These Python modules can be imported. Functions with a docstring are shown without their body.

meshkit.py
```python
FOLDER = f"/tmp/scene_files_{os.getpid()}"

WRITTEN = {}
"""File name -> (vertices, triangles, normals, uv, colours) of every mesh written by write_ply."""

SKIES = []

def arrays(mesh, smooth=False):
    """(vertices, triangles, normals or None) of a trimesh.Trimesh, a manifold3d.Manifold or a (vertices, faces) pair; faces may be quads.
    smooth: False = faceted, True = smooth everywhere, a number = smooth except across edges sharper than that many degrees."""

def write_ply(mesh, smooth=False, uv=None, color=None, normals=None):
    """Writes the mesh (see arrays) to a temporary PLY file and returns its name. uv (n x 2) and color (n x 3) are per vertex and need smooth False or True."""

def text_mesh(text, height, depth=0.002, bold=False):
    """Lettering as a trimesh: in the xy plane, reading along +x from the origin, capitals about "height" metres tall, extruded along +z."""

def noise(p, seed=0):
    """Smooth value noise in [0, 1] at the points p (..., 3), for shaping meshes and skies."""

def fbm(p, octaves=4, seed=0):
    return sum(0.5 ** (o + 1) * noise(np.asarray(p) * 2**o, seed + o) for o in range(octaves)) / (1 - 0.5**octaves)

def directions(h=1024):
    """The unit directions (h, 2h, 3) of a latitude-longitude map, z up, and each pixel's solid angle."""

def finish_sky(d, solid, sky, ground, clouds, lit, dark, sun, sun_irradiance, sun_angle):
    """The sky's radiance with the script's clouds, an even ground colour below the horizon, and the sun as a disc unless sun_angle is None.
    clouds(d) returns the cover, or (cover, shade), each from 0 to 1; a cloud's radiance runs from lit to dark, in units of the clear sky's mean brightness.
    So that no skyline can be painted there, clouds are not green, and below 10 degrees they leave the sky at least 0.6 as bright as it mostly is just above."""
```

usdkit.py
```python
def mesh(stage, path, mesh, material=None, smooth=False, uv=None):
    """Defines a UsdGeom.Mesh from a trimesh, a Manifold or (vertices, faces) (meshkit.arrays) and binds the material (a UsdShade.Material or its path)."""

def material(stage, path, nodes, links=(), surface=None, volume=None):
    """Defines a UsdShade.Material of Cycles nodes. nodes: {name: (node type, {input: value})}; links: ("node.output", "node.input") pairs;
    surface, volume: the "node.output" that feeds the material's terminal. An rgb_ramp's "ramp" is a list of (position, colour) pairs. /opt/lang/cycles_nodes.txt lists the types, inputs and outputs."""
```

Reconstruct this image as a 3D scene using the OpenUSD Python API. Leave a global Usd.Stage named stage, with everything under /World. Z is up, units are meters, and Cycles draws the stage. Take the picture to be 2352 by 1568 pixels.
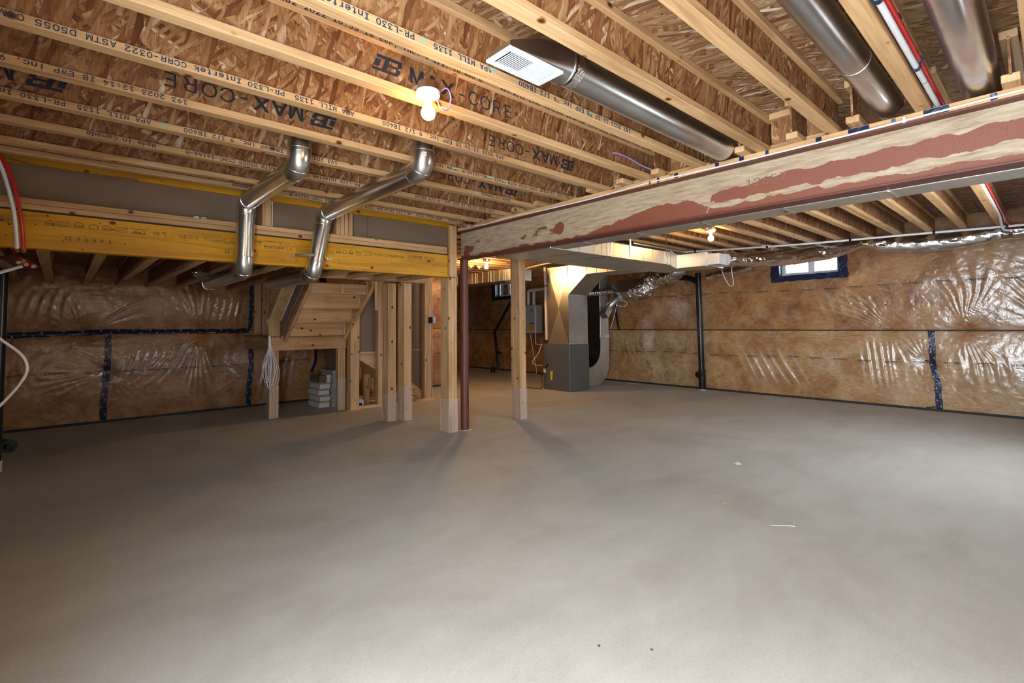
import math, random
import numpy as np, trimesh, usdkit, meshkit
from pxr import Usd, UsdGeom, UsdLux, UsdShade, Gf, Sdf, Vt
stage = Usd.Stage.CreateInMemory()
UsdGeom.SetStageUpAxis(stage, UsdGeom.Tokens.z); UsdGeom.SetStageMetersPerUnit(stage, 1.0)
UsdGeom.Xform.Define(stage, '/World'); UsdGeom.Scope.Define(stage, '/World/Looks')
rng = np.random.default_rng(7); random.seed(7)
PI = math.pi

# ------------------------------------------------------------------ camera, daylight, exposure
EYE, YAW, PITCH, ROLL, FPX, CY = 1.158, 0.8333, 0.0485, -0.0093, 1138.63, 689.5
Fv = np.array([math.cos(YAW)*math.cos(PITCH), math.sin(YAW)*math.cos(PITCH), math.sin(PITCH)])
Rv = np.array([math.sin(YAW), -math.cos(YAW), 0.0]); Uv = np.cross(Rv, Fv)
cr, sr = math.cos(ROLL), math.sin(ROLL)
R2, U2 = cr*Rv + sr*Uv, -sr*Rv + cr*Uv
cam = UsdGeom.Camera.Define(stage, '/World/camera')
m4 = Gf.Matrix4d(*R2, 0, *U2, 0, *(-Fv), 0, 0, 0, EYE, 1)
cam.AddTransformOp().Set(m4)
cam.CreateHorizontalApertureAttr(36.0); cam.CreateVerticalApertureAttr(24.0)
cam.CreateFocalLengthAttr(36.0*FPX/2352); cam.CreateVerticalApertureOffsetAttr(-(784-CY)*36.0/2352)
cam.CreateClippingRangeAttr(Gf.Vec2f(0.02, 200)); cam.CreateExposureAttr(-0.32)

def rect_light(name, pos, target, w, h, power, col):
    L = UsdLux.RectLight.Define(stage, '/World/'+name)
    p, t = np.array(pos, float), np.array(target, float)
    z = (p-t)/np.linalg.norm(p-t); x = np.cross([0, 0, 1.0], z); x /= np.linalg.norm(x); y = np.cross(z, x)
    L.AddTransformOp().Set(Gf.Matrix4d(*x, 0, *y, 0, *z, 0, *p, 1))
    L.CreateWidthAttr(w); L.CreateHeightAttr(h); L.CreateIntensityAttr(power); L.CreateColorAttr(Gf.Vec3f(*col))
    L.CreateNormalizeAttr(False)
dome = UsdLux.DomeLight.Define(stage, '/World/sky'); dome.CreateIntensityAttr(7.0); dome.CreateColorAttr(Gf.Vec3f(0.80, 0.91, 1.0))
DAY = (0.80, 0.92, 1.0)
rect_light('door_daylight', (-0.56, 0.20, 1.12), (5, 0.20, 1.12), 1.40, 1.90, 22.0, DAY)      # open patio door in the left wall, beside the camera
rect_light('window_daylight', (5.3, -0.62, 1.45), (5.3, 5, 1.45), 1.5, 1.05, 0.6, DAY)         # window in the rear wall, out of frame
BULB = 215.0

# ------------------------------------------------------------------ naming and tagging
used = {}
def numbered(path):
    n = used.get(path, 0); used[path] = n+1
    return path if n == 0 else f'{path}_{n:03d}'
def tagp(p, label=None, cat=None, group=None, kind=None):
    for k, v in (('label', label), ('category', cat), ('group', group), ('kind', kind)):
        if v: p.SetCustomDataByKey(k, v)
    return p
def thing(name, label=None, cat=None, group=None, kind=None, loc=None):
    x = UsdGeom.Xform.Define(stage, numbered('/World/'+name))
    if loc is not None: x.AddTranslateOp().Set(Gf.Vec3d(*map(float, loc)))
    tagp(x.GetPrim(), label, cat, group, kind)
    return x.GetPrim()
def part(parent, name, mesh, mat, label=None, smooth=False, kind=None):
    if isinstance(mesh, MB): mesh = mesh.get()
    base = str(parent.GetPath()) if parent is not None else '/World'
    if getattr(mat, '__call__', None): mat = mat()
    g = usdkit.mesh(stage, numbered(base+'/'+name), mesh, mat, smooth=smooth)
    tagp(g.GetPrim(), label, None, None, kind)
    return g.GetPrim()

# ------------------------------------------------------------------ meshes
def rot_to(d):
    d = np.array(d, float); d /= np.linalg.norm(d)
    a = np.array([0, 0, 1.0]) if abs(d[2]) < 0.95 else np.array([0, 1.0, 0])
    x = np.cross(a, d); x /= np.linalg.norm(x)
    return x, np.cross(d, x), d
BOXF = [[0, 2, 3, 1], [4, 5, 7, 6], [0, 1, 5, 4], [2, 6, 7, 3], [0, 4, 6, 2], [1, 3, 7, 5]]
class MB:
    def __init__(s): s.v, s.f, s.n = [], [], 0
    def add(s, v, f):
        v, f = np.asarray(v, float), np.asarray(f, int)
        if f.shape[1] == 4: f = np.vstack([f[:, [0, 1, 2]], f[:, [0, 2, 3]]])
        s.v.append(v); s.f.append(f+s.n); s.n += len(v); return s
    def get(s): return np.vstack(s.v), np.vstack(s.f)
    def box(s, x0, x1, y0, y1, z0, z1, c=0.0):
        (x0, x1), (y0, y1), (z0, z1) = sorted((x0, x1)), sorted((y0, y1)), sorted((z0, z1))
        if c <= 0:
            v = [(x, y, z) for x in (x0, x1) for y in (y0, y1) for z in (z0, z1)]
            return s.add(v, BOXF)
        P = []
        for x, sx in ((x0, 1), (x1, -1)):
            for y, sy in ((y0, 1), (y1, -1)):
                for z, sz in ((z0, 1), (z1, -1)):
                    P += [(x, y+sy*c, z+sz*c), (x+sx*c, y, z+sz*c), (x+sx*c, y+sy*c, z)]
        h = trimesh.convex.convex_hull(np.array(P)); return s.add(h.vertices, h.faces)
    def obox(s, p0, p1, w, h, up=(0, 0, 1)):
        p0, p1, up = np.array(p0, float), np.array(p1, float), np.array(up, float)
        d = p1-p0; d /= np.linalg.norm(d); x = np.cross(d, up); x /= np.linalg.norm(x); y = np.cross(x, d)
        v = [p+x*a*w/2+y*b*h/2 for p in (p0, p1) for a in (-1, 1) for b in (-1, 1)]
        return s.add(v, [[0, 1, 3, 2], [4, 6, 7, 5], [0, 4, 5, 1], [2, 3, 7, 6], [0, 2, 6, 4], [1, 5, 7, 3]])
    def prism(s, poly, axis, a0, a1):
        """polygon in the two other axes (in x,y,z order), extruded along axis from a0 to a1"""
        from shapely.geometry import Polygon
        m = trimesh.creation.extrude_polygon(Polygon(poly), a1-a0, engine='earcut')
        v = np.array(m.vertices); p, q, r = v[:, 0], v[:, 1], v[:, 2]+a0
        V = {'x': np.c_[r, p, q], 'y': np.c_[p, r, q], 'z': np.c_[p, q, r]}[axis]
        f = np.array(m.faces)
        return s.add(V, f[:, ::-1] if axis == 'y' else f)
    def tube(s, pts, r, sides=16, cap=True, up=None):
        P = np.array(pts, float); n = len(P); r = np.broadcast_to(r, (n,)).astype(float)
        T = np.zeros_like(P); T[1:-1] = P[2:]-P[:-2]; T[0] = P[1]-P[0]; T[-1] = P[-1]-P[-2]
        T /= np.linalg.norm(T, axis=1)[:, None]+1e-12
        x, y, _ = rot_to(T[0]); V = []
        for i in range(n):
            x = x-T[i]*(x@T[i]); x /= np.linalg.norm(x); y = np.cross(T[i], x)
            a = np.arange(sides)*2*PI/sides; k = 1.0
            if 0 < i < n-1:
                d0 = P[i]-P[i-1]; d1 = P[i+1]-P[i]
                c = np.clip(d0@d1/(np.linalg.norm(d0)*np.linalg.norm(d1)+1e-12), -1, 1); half = math.acos(c)/2
                if half > 0.05:                                      # mitre: stretch in the plane of the bend
                    b = d1/np.linalg.norm(d1)-d0/np.linalg.norm(d0); b /= np.linalg.norm(b)
                    ring = np.cos(a)[:, None]*x+np.sin(a)[:, None]*y
                    ring = ring+np.outer(ring@b, b)*(1/math.cos(half)-1)
                    V.append(P[i]+r[i]*ring); continue
            V.append(P[i]+r[i]*(np.cos(a)[:, None]*x+np.sin(a)[:, None]*y))
        V = np.vstack(V); F = []
        for i in range(n-1):
            for j in range(sides):
                k = (j+1) % sides
                F.append([i*sides+j, i*sides+k, (i+1)*sides+k, (i+1)*sides+j])
        s.add(V, F)
        if cap:
            for i, fl in ((0, True), (n-1, False)):
                ring = V[i*sides:(i+1)*sides]; c = ring.mean(0)
                f = [[j, (j+1) % sides, sides] for j in range(sides)]
                s.add(np.vstack([ring, c]), [t[::-1] for t in f] if fl else f)
        return s
    def lathe(s, prof, c, axis=(0, 0, 1), sides=20):
        x, y, d = rot_to(axis); c = np.array(c, float); V, F = [], []
        a = np.arange(sides)*2*PI/sides
        for r, h in prof: V.append(c+d*h+max(r, 1e-5)*(np.cos(a)[:, None]*x+np.sin(a)[:, None]*y))
        for i in range(len(prof)-1):
            for j in range(sides):
                k = (j+1) % sides
                F.append([i*sides+j, i*sides+k, (i+1)*sides+k, (i+1)*sides+j])
        return s.add(np.vstack(V), F)
def curve(pts, n=40):
    """smooth curve through the points (Catmull-Rom)"""
    P = np.array(pts, float); P = np.vstack([2*P[0]-P[1], P, 2*P[-1]-P[-2]]); out = []
    seg = len(P)-3; k = max(2, n//seg)
    for i in range(1, len(P)-2):
        for t in np.linspace(0, 1, k, endpoint=False):
            a, b, c, d = P[i-1], P[i], P[i+1], P[i+2]
            out.append(0.5*((2*b)+(-a+c)*t+(2*a-5*b+4*c-d)*t*t+(-a+3*b-3*c+d)*t**3))
    out.append(P[-2]); return np.array(out)

GL = {}
def glyph(ch, bold):
    if (ch, bold) not in GL:
        m = meshkit.text_mesh(ch, 1.0, 0.02, bold); GL[ch, bold] = (np.array(m.vertices), np.array(m.faces))
    return GL[ch, bold]
def lettering(mb, text, o, d, up, h, pitch, bold=False, depth=0.0005, wide=1.25):
    """monospaced print starting at o, running along d with capitals along up; stands 'depth' proud along d x up"""
    o, d, up = np.array(o, float), np.array(d, float), np.array(up, float); nrm = np.cross(d, up)
    for i, ch in enumerate(text):
        if ch == ' ': continue
        v, f = glyph(ch, bold); w = v[:, 0].max()
        x = (v[:, 0]-w/2)*h*wide*min(1.0, 0.92*pitch/(w*h*wide)); y = v[:, 1]*h
        mb.add(o+np.outer(x+pitch*(i+0.5), d)+np.outer(y, up)+np.outer(v[:, 2]/0.02*depth, nrm), f)
    return mb

# ------------------------------------------------------------------ materials
MATS = {}
def material(name, nodes, links, surface):
    MATS[name] = usdkit.material(stage, '/World/Looks/'+name, nodes, links, surface=surface); return MATS[name]
def plain(name, col, rough=0.5, metal=0.0, bump=0.0, scale=30.0, var=0.0, **kw):
    n = {'p': ('principled_bsdf', dict(base_color=col, roughness=rough, metallic=metal, **kw))}; l = []
    if bump or var:
        n['g'] = ('geometry', {}); n['n'] = ('noise_texture', dict(scale=scale, detail=4.0)); l.append(('g.position', 'n.vector'))
        if var:
            lo = tuple(max(0, c*(1-var)) for c in col); hi = tuple(min(1, c*(1+var)) for c in col)
            n['r'] = ('rgb_ramp', {'ramp': [(0.3, lo), (0.7, hi)]}); l += [('n.fac', 'r.fac'), ('r.color', 'p.base_color')]
        if bump:
            n['b'] = ('bump', dict(strength=bump, distance=0.01)); l += [('n.fac', 'b.height'), ('b.normal', 'p.normal')]
    return material(name, n, l, 'p.BSDF')
def wood(name, axis, light=(0.60, 0.375, 0.185), dark=(0.42, 0.230, 0.100), knots=True, rough=0.62, stain=0.25):
    s1 = [7.0, 7.0, 7.0]; s1['xyz'.index(axis)] = 0.55
    s2 = [130.0, 130.0, 130.0]; s2['xyz'.index(axis)] = 3.5
    s3 = [1.0, 1.0, 1.0]; s3['xyz'.index(axis)] = 0.6
    n = {'g': ('geometry', {}), 'm1': ('mapping', dict(scale=s1)), 'm2': ('mapping', dict(scale=s2)), 'm3': ('mapping', dict(scale=s3)),
         'n1': ('noise_texture', dict(scale=2.2, detail=5.0, distortion=0.8)), 'n2': ('noise_texture', dict(scale=1.0, detail=3.0)),
         'r1': ('rgb_ramp', {'ramp': [(0.30, dark), (0.52, light), (0.75, tuple(min(1, c*1.12) for c in light))]}),
         'r2': ('rgb_ramp', {'ramp': [(0.3, (0.80, 0.74, 0.68)), (0.6, (1, 1, 1))]}),
         'mx': ('mix', dict(mix_type='multiply', fac=0.8)),
         'n3': ('noise_texture', dict(scale=1.6, detail=4.0)), 'r3': ('rgb_ramp', {'ramp': [(0.35, (0.74, 0.70, 0.68)), (0.6, (1, 1, 1))]}),
         'mx3': ('mix', dict(mix_type='multiply', fac=stain*2)),
         'b': ('bump', dict(strength=0.25, distance=0.004)),
         'oi': ('object_info', {}), 'rr': ('rgb_ramp', {'ramp': [(0, (0.86, 0.82, 0.78)), (0.5, (1, 0.98, 0.95)), (1, (1.0, 1.0, 1.0))]}), 'mx4': ('mix', dict(mix_type='multiply', fac=1.0)),
         'p': ('principled_bsdf', dict(roughness=rough, specular_ior_level=0.3))}
    l = [('g.position', 'm1.vector'), ('g.position', 'm2.vector'), ('g.position', 'm3.vector'), ('m1.vector', 'n1.vector'), ('m2.vector', 'n2.vector'), ('m3.vector', 'n3.vector'),
         ('n1.fac', 'r1.fac'), ('n2.fac', 'r2.fac'), ('r1.color', 'mx.color1'), ('r2.color', 'mx.color2'), ('n3.fac', 'r3.fac'),
         ('mx.color', 'mx3.color1'), ('r3.color', 'mx3.color2'), ('n2.fac', 'b.height'), ('b.normal', 'p.normal'),
         ('oi.random', 'rr.fac'), ('mx3.color', 'mx4.color1'), ('rr.color', 'mx4.color2')]
    last = 'mx4.color'
    if knots:
        n.update({'v': ('voronoi_texture', dict(scale=8.5)), 'rk': ('rgb_ramp', {'ramp': [(0.0, (0.08, 0.035, 0.015)), (0.075, (0.20, 0.09, 0.04)), (0.105, (0.60, 0.42, 0.28)), (0.15, (1, 1, 1))]}), 'mk': ('mix', dict(mix_type='multiply', fac=1.0))})
        sk = [1.0, 1.0, 1.0]; sk['xyz'.index(axis)] = 0.7
        n['m4'] = ('mapping', dict(scale=sk))
        l += [('g.position', 'm4.vector'), ('m4.vector', 'v.vector'), ('v.distance', 'rk.fac'), (last, 'mk.color1'), ('rk.color', 'mk.color2')]; last = 'mk.color'
    l.append((last, 'p.base_color'))
    return material(name, n, l, 'p.BSDF')
def osb(name, plane, tint=(1, 1, 1), dark=0.0):
    """oriented strand board: three layers of long flakes lying at different angles in the given plane"""
    n = {'g': ('geometry', {}), 'nz': ('noise_texture', dict(scale=2.6, detail=3.0)), 'na': ('vector_math', dict(math_type='multiply_add', vector2=(0.07, 0.07, 0.07))),
         'p': ('principled_bsdf', dict(roughness=0.55, specular_ior_level=0.35))}
    l = [('g.position', 'nz.vector'), ('nz.color', 'na.vector1'), ('g.position', 'na.vector3')]
    for i, (ang, sa, sc) in enumerate(((20, 7.0, 58.0), (62, 6.0, 44.0), (-40, 8.0, 66.0), (-12, 5.0, 50))):
        if plane == 'xz': rot, sca = (0, math.radians(ang), 0), (sc, 3.0, sa)
        elif plane == 'yz': rot, sca = (math.radians(ang), 0, 0), (3.0, sc, sa)
        else: rot, sca = (0, 0, math.radians(ang)), (sc, sa, 3.0)
        n[f'ro{i}'] = ('mapping', dict(rotation=rot)); n[f'm{i}'] = ('mapping', dict(scale=sca))
        n[f'v{i}'] = ('voronoi_texture', dict(scale=1.0, randomness=1.0)); n[f's{i}'] = ('separate_color', {})
        l += [('na.vector', f'ro{i}.vector'), (f'ro{i}.vector', f'm{i}.vector'), (f'm{i}.vector', f'v{i}.vector'), (f'v{i}.color', f's{i}.color')]
        t = tint
        cols = [(a_, tuple(0.80*c_ for c_ in cc_)) for a_, cc_ in [(0.0, (0.19, 0.065, 0.022)), (0.12, (0.29, 0.115, 0.042)), (0.40, (0.40, 0.185, 0.070)), (0.72, (0.48, 0.245, 0.105)), (0.92, (0.57, 0.335, 0.165)), (1.0, (0.78, 0.58, 0.38))]]
        n[f'r{i}'] = ('rgb_ramp', {'ramp': [(a, tuple(c*k*(1-dark) for c, k in zip(cc, t))) for a, cc in cols]}); l.append((f's{i}.r', f'r{i}.fac'))
        n[f'e{i}'] = ('rgb_ramp', {'ramp': [(0.35, (1, 1, 1)), (0.80, (0.66, 0.56, 0.50))]}); l.append((f'v{i}.distance', f'e{i}.fac'))
        n[f'x{i}'] = ('mix', dict(mix_type='multiply', fac=0.8)); l += [(f'r{i}.color', f'x{i}.color1'), (f'e{i}.color', f'x{i}.color2')]
    prev = 'x0.color'
    for i in (1, 2, 3):
        n[f'c{i}'] = ('math', dict(math_type='greater_than', value2=(0.46, 0.52, 0.62)[i-1])); l.append((f's{i}.g', f'c{i}.value1'))
        n[f'y{i}'] = ('mix', {}); l += [(f'c{i}.value', f'y{i}.fac'), (prev, f'y{i}.color1'), (f'x{i}.color', f'y{i}.color2')]; prev = f'y{i}.color'
    n['fm'] = ('mapping', dict(rotation=(0, 0.5, 0) if plane == 'xz' else (0, 0, 0.4), scale=(160, 160, 22) if plane != 'xy' else (160, 22, 160))); n['fn'] = ('noise_texture', dict(scale=1.0, detail=3.0)); n['fr'] = ('rgb_ramp', {'ramp': [(0.32, (0.68, 0.60, 0.55)), (0.62, (1.05, 1.05, 1.05))]}); n['fx'] = ('mix', dict(mix_type='multiply', fac=0.8))
    l += [('g.position', 'fm.vector'), ('fm.vector', 'fn.vector'), ('fn.fac', 'fr.fac'), (prev, 'fx.color1'), ('fr.color', 'fx.color2')]; prev = 'fx.color'
    n['b'] = ('bump', dict(strength=0.35, distance=0.003)); n['bw'] = ('rgb_to_bw', {}); l += [(prev, 'bw.color'), ('bw.val', 'b.height'), ('b.normal', 'p.normal'), (prev, 'p.base_color')]
    return material(name, n, l, 'p.BSDF')

WX, WY, WZ = wood('lumber_x', 'x'), wood('lumber_y', 'y'), wood('lumber_z', 'z', light=(0.60, 0.385, 0.200), dark=(0.42, 0.240, 0.115), stain=0.4)
FLX = wood('flange_x', 'x', light=(0.62, 0.395, 0.200), dark=(0.44, 0.250, 0.115))
LVLM = wood('stained_lvl', 'x', light=(0.60, 0.29, 0.010), dark=(0.44, 0.19, 0.006), rough=0.5, stain=0.12)
OSBX, OSBY, OSBD = osb('osb_web', 'xz'), osb('osb_rim', 'yz'), osb('osb_deck', 'xy', tint=(0.95, 1.12, 1.35))
INK = plain('black_ink', (0.016, 0.02, 0.03), 0.7); BLUEINK = plain('blue_ink', (0.015, 0.035, 0.075), 0.7); FADED = plain('faded_ink', (0.10, 0.075, 0.02), 0.7)
GALV = plain('galvanized_steel', (0.66, 0.67, 0.67), 0.24, 1.0, bump=0.03, scale=9.0, var=0.10)
DUCT = plain('duct_steel', (0.64, 0.64, 0.62), 0.25, 1.0, bump=0.02, scale=3.0, var=0.10)
FARD = plain('far_duct_steel', (0.64, 0.63, 0.58), 0.40, 1.0, bump=0.05, scale=4.0, var=0.10)
DULL = plain('dull_duct_steel', (0.56, 0.56, 0.54), 0.30, 1.0, bump=0.03, scale=5.0, var=0.12)
FOIL = plain('crinkled_foil', (0.76, 0.76, 0.77), 0.17, 1.0, bump=0.8, scale=24.0, var=0.05)
FOILT = plain('foil_tape', (0.80, 0.80, 0.80), 0.16, 1.0, bump=0.8, scale=60.0)
WHITE = plain('white_enamel', (0.66, 0.68, 0.70), 0.35); PORC = plain('white_porcelain', (0.85, 0.83, 0.80), 0.25)
WPLAS = plain('white_plastic', (0.72, 0.74, 0.76), 0.35); RPLAS = plain('red_plastic', (0.50, 0.012, 0.014), 0.28); NAVY = plain('navy_tape', (0.008, 0.016, 0.05), 0.22, bump=0.5, scale=40.0)
RING = plain('pale_tape_print', (0.35, 0.42, 0.46), 0.4)
BLACK = plain('black_plastic', (0.007, 0.008, 0.009), 0.24, specular_ior_level=0.35); RUBBER = plain('black_gasket', (0.012, 0.013, 0.013), 0.7)
PAPER = plain('brown_drywall_paper', (0.190, 0.128, 0.086), 0.85, bump=0.15, scale=120.0, var=0.08)
PVC = plain('cream_pvc', (0.70, 0.64, 0.52), 0.4); CARD = plain('carton_white', (0.62, 0.60, 0.57), 0.6); CARDB = plain('carton_brown', (0.16, 0.10, 0.06), 0.8)
FURN = plain('grey_brown_enamel', (0.085, 0.082, 0.078), 0.42, var=0.1, scale=60.0)
HEAT = plain('heater_grey', (0.42, 0.43, 0.44), 0.35); YELL = plain('yellow_label', (0.80, 0.56, 0.02), 0.5); AMBER = plain('amber_label', (0.55, 0.33, 0.03), 0.5)
PURP = plain('purple_sheath', (0.30, 0.20, 0.52), 0.4); GREY = plain('grey_box', (0.20, 0.21, 0.22), 0.4); COPPER = plain('copper', (0.75, 0.36, 0.22), 0.3, 1.0)
REDP = plain('red_oxide_paint', (0.108, 0.025, 0.014), 0.50, bump=0.12, scale=220.0, var=0.18)
CONC = plain('foundation_concrete', (0.33, 0.32, 0.30), 0.9, bump=0.3, scale=20.0, var=0.2)
WELL = plain('window_well_white', (0.80, 0.84, 0.88), 0.5)
CHALKG = plain('faded_chalk', (0.17, 0.10, 0.085), 0.8); TEAL = plain('teal_chalk', (0.20, 0.42, 0.38), 0.8); GLUE = plain('dried_glue', (0.78, 0.58, 0.28), 0.35); DUST = plain('concrete_dust', (0.45, 0.42, 0.38), 0.9)
material('patterned_card', {'g': ('geometry', {}), 'v': ('voronoi_texture', dict(scale=55.0, feature='distance_to_edge')), 'r': ('rgb_ramp', {'ramp': [(0.08, (0.58, 0.56, 0.53)), (0.14, (0.06, 0.045, 0.04))]}), 'p': ('principled_bsdf', dict(roughness=0.6))},
         [('g.position', 'v.vector'), ('v.distance', 'r.fac'), ('r.color', 'p.base_color')], 'p.BSDF')
material('bulb_glow_mid', {'e': ('emission', dict(color=(1.0, 0.60, 0.24), strength=BULB*1.5))}, [], 'e.emission')
material('bulb_glow_bright', {'e': ('emission', dict(color=(1.0, 0.60, 0.24), strength=BULB*9.0))}, [], 'e.emission')
material('bulb_glow', {'e': ('emission', dict(color=(1.0, 0.60, 0.24), strength=BULB))}, [], 'e.emission')
material('window_glass', {'t': ('transparent_bsdf', {}), 'g': ('glossy_bsdf', dict(roughness=0.02)), 'f': ('fresnel', dict(IOR=1.45)), 'm': ('mix_closure', {})},
         [('f.fac', 'm.fac'), ('t.BSDF', 'm.closure1'), ('g.BSDF', 'm.closure2')], 'm.closure')
# poly vapour barrier over brown fibreglass batts
def polymat(name, cols, milk):
    material(name, {'g': ('geometry', {}), 'n1': ('noise_texture', dict(scale=2.7, detail=9.0, roughness=0.66, distortion=0.5)), 'm2': ('mapping', dict(rotation=(0.5, 0.5, 0), scale=(1.0, 1.0, 2.2))), 'n2': ('noise_texture', dict(scale=17.0, detail=6.0, roughness=0.72)),
         'r1': ('rgb_ramp', {'ramp': cols}), 'r2': ('rgb_ramp', {'ramp': [(0.30, (0.58, 0.46, 0.36)), (0.52, (0.95, 0.93, 0.9)), (0.72, (1.15, 1.17, 1.2))]}), 'm': ('mix', dict(mix_type='multiply', fac=0.9)),
         'b': ('bump', dict(strength=0.45, distance=0.010)), 'n3': ('noise_texture', dict(scale=17.0, detail=4.0, roughness=0.6)),
         'ho': ('mapping', dict(location=(3.1, 7.7, 1.3))), 'n4': ('noise_texture', dict(scale=3.4, detail=8.0, roughness=0.7, distortion=0.8)), 'r4': ('rgb_ramp', {'ramp': [(0.50, (0, 0, 0)), (0.72, (0.60, 0.60, 0.60))]}),
         'a': ('attribute', dict(attribute='lift')), 'am': ('math', dict(math_type='multiply', value2=0.55)), 'mxf': ('math', dict(math_type='maximum')), 'bw': ('rgb_to_bw', {}), 'mk': ('mix', dict(color2=milk)),
         'p': ('principled_bsdf', dict(roughness=0.50, specular_ior_level=0.5, coat_weight=1.0, coat_roughness=0.15, coat_ior=1.5))},
         [('g.position', 'n1.vector'), ('g.position', 'm2.vector'), ('m2.vector', 'n2.vector'), ('g.position', 'n3.vector'), ('g.position', 'ho.vector'), ('ho.vector', 'n4.vector'), ('n1.fac', 'r1.fac'), ('n2.fac', 'r2.fac'), ('r1.color', 'm.color1'), ('r2.color', 'm.color2'),
          ('n4.fac', 'r4.fac'), ('r4.color', 'bw.color'), ('a.fac', 'am.value1'), ('bw.val', 'mxf.value1'), ('am.value', 'mxf.value2'), ('mxf.value', 'mk.fac'), ('m.color', 'mk.color1'), ('mk.color', 'p.base_color'),
          ('n3.fac', 'b.height'), ('b.normal', 'p.coat_normal')], 'p.BSDF')
polymat('poly_over_fibreglass', [(0.30, (0.155, 0.052, 0.012)), (0.44, (0.270, 0.110, 0.031)), (0.56, (0.36, 0.175, 0.060)), (0.72, (0.43, 0.245, 0.105))], (0.47, 0.36, 0.25))
polymat('poly_over_pale_fibreglass', [(0.28, (0.21, 0.085, 0.025)), (0.42, (0.335, 0.170, 0.063)), (0.55, (0.43, 0.255, 0.115)), (0.72, (0.48, 0.315, 0.165))], (0.52, 0.43, 0.33))
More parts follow.
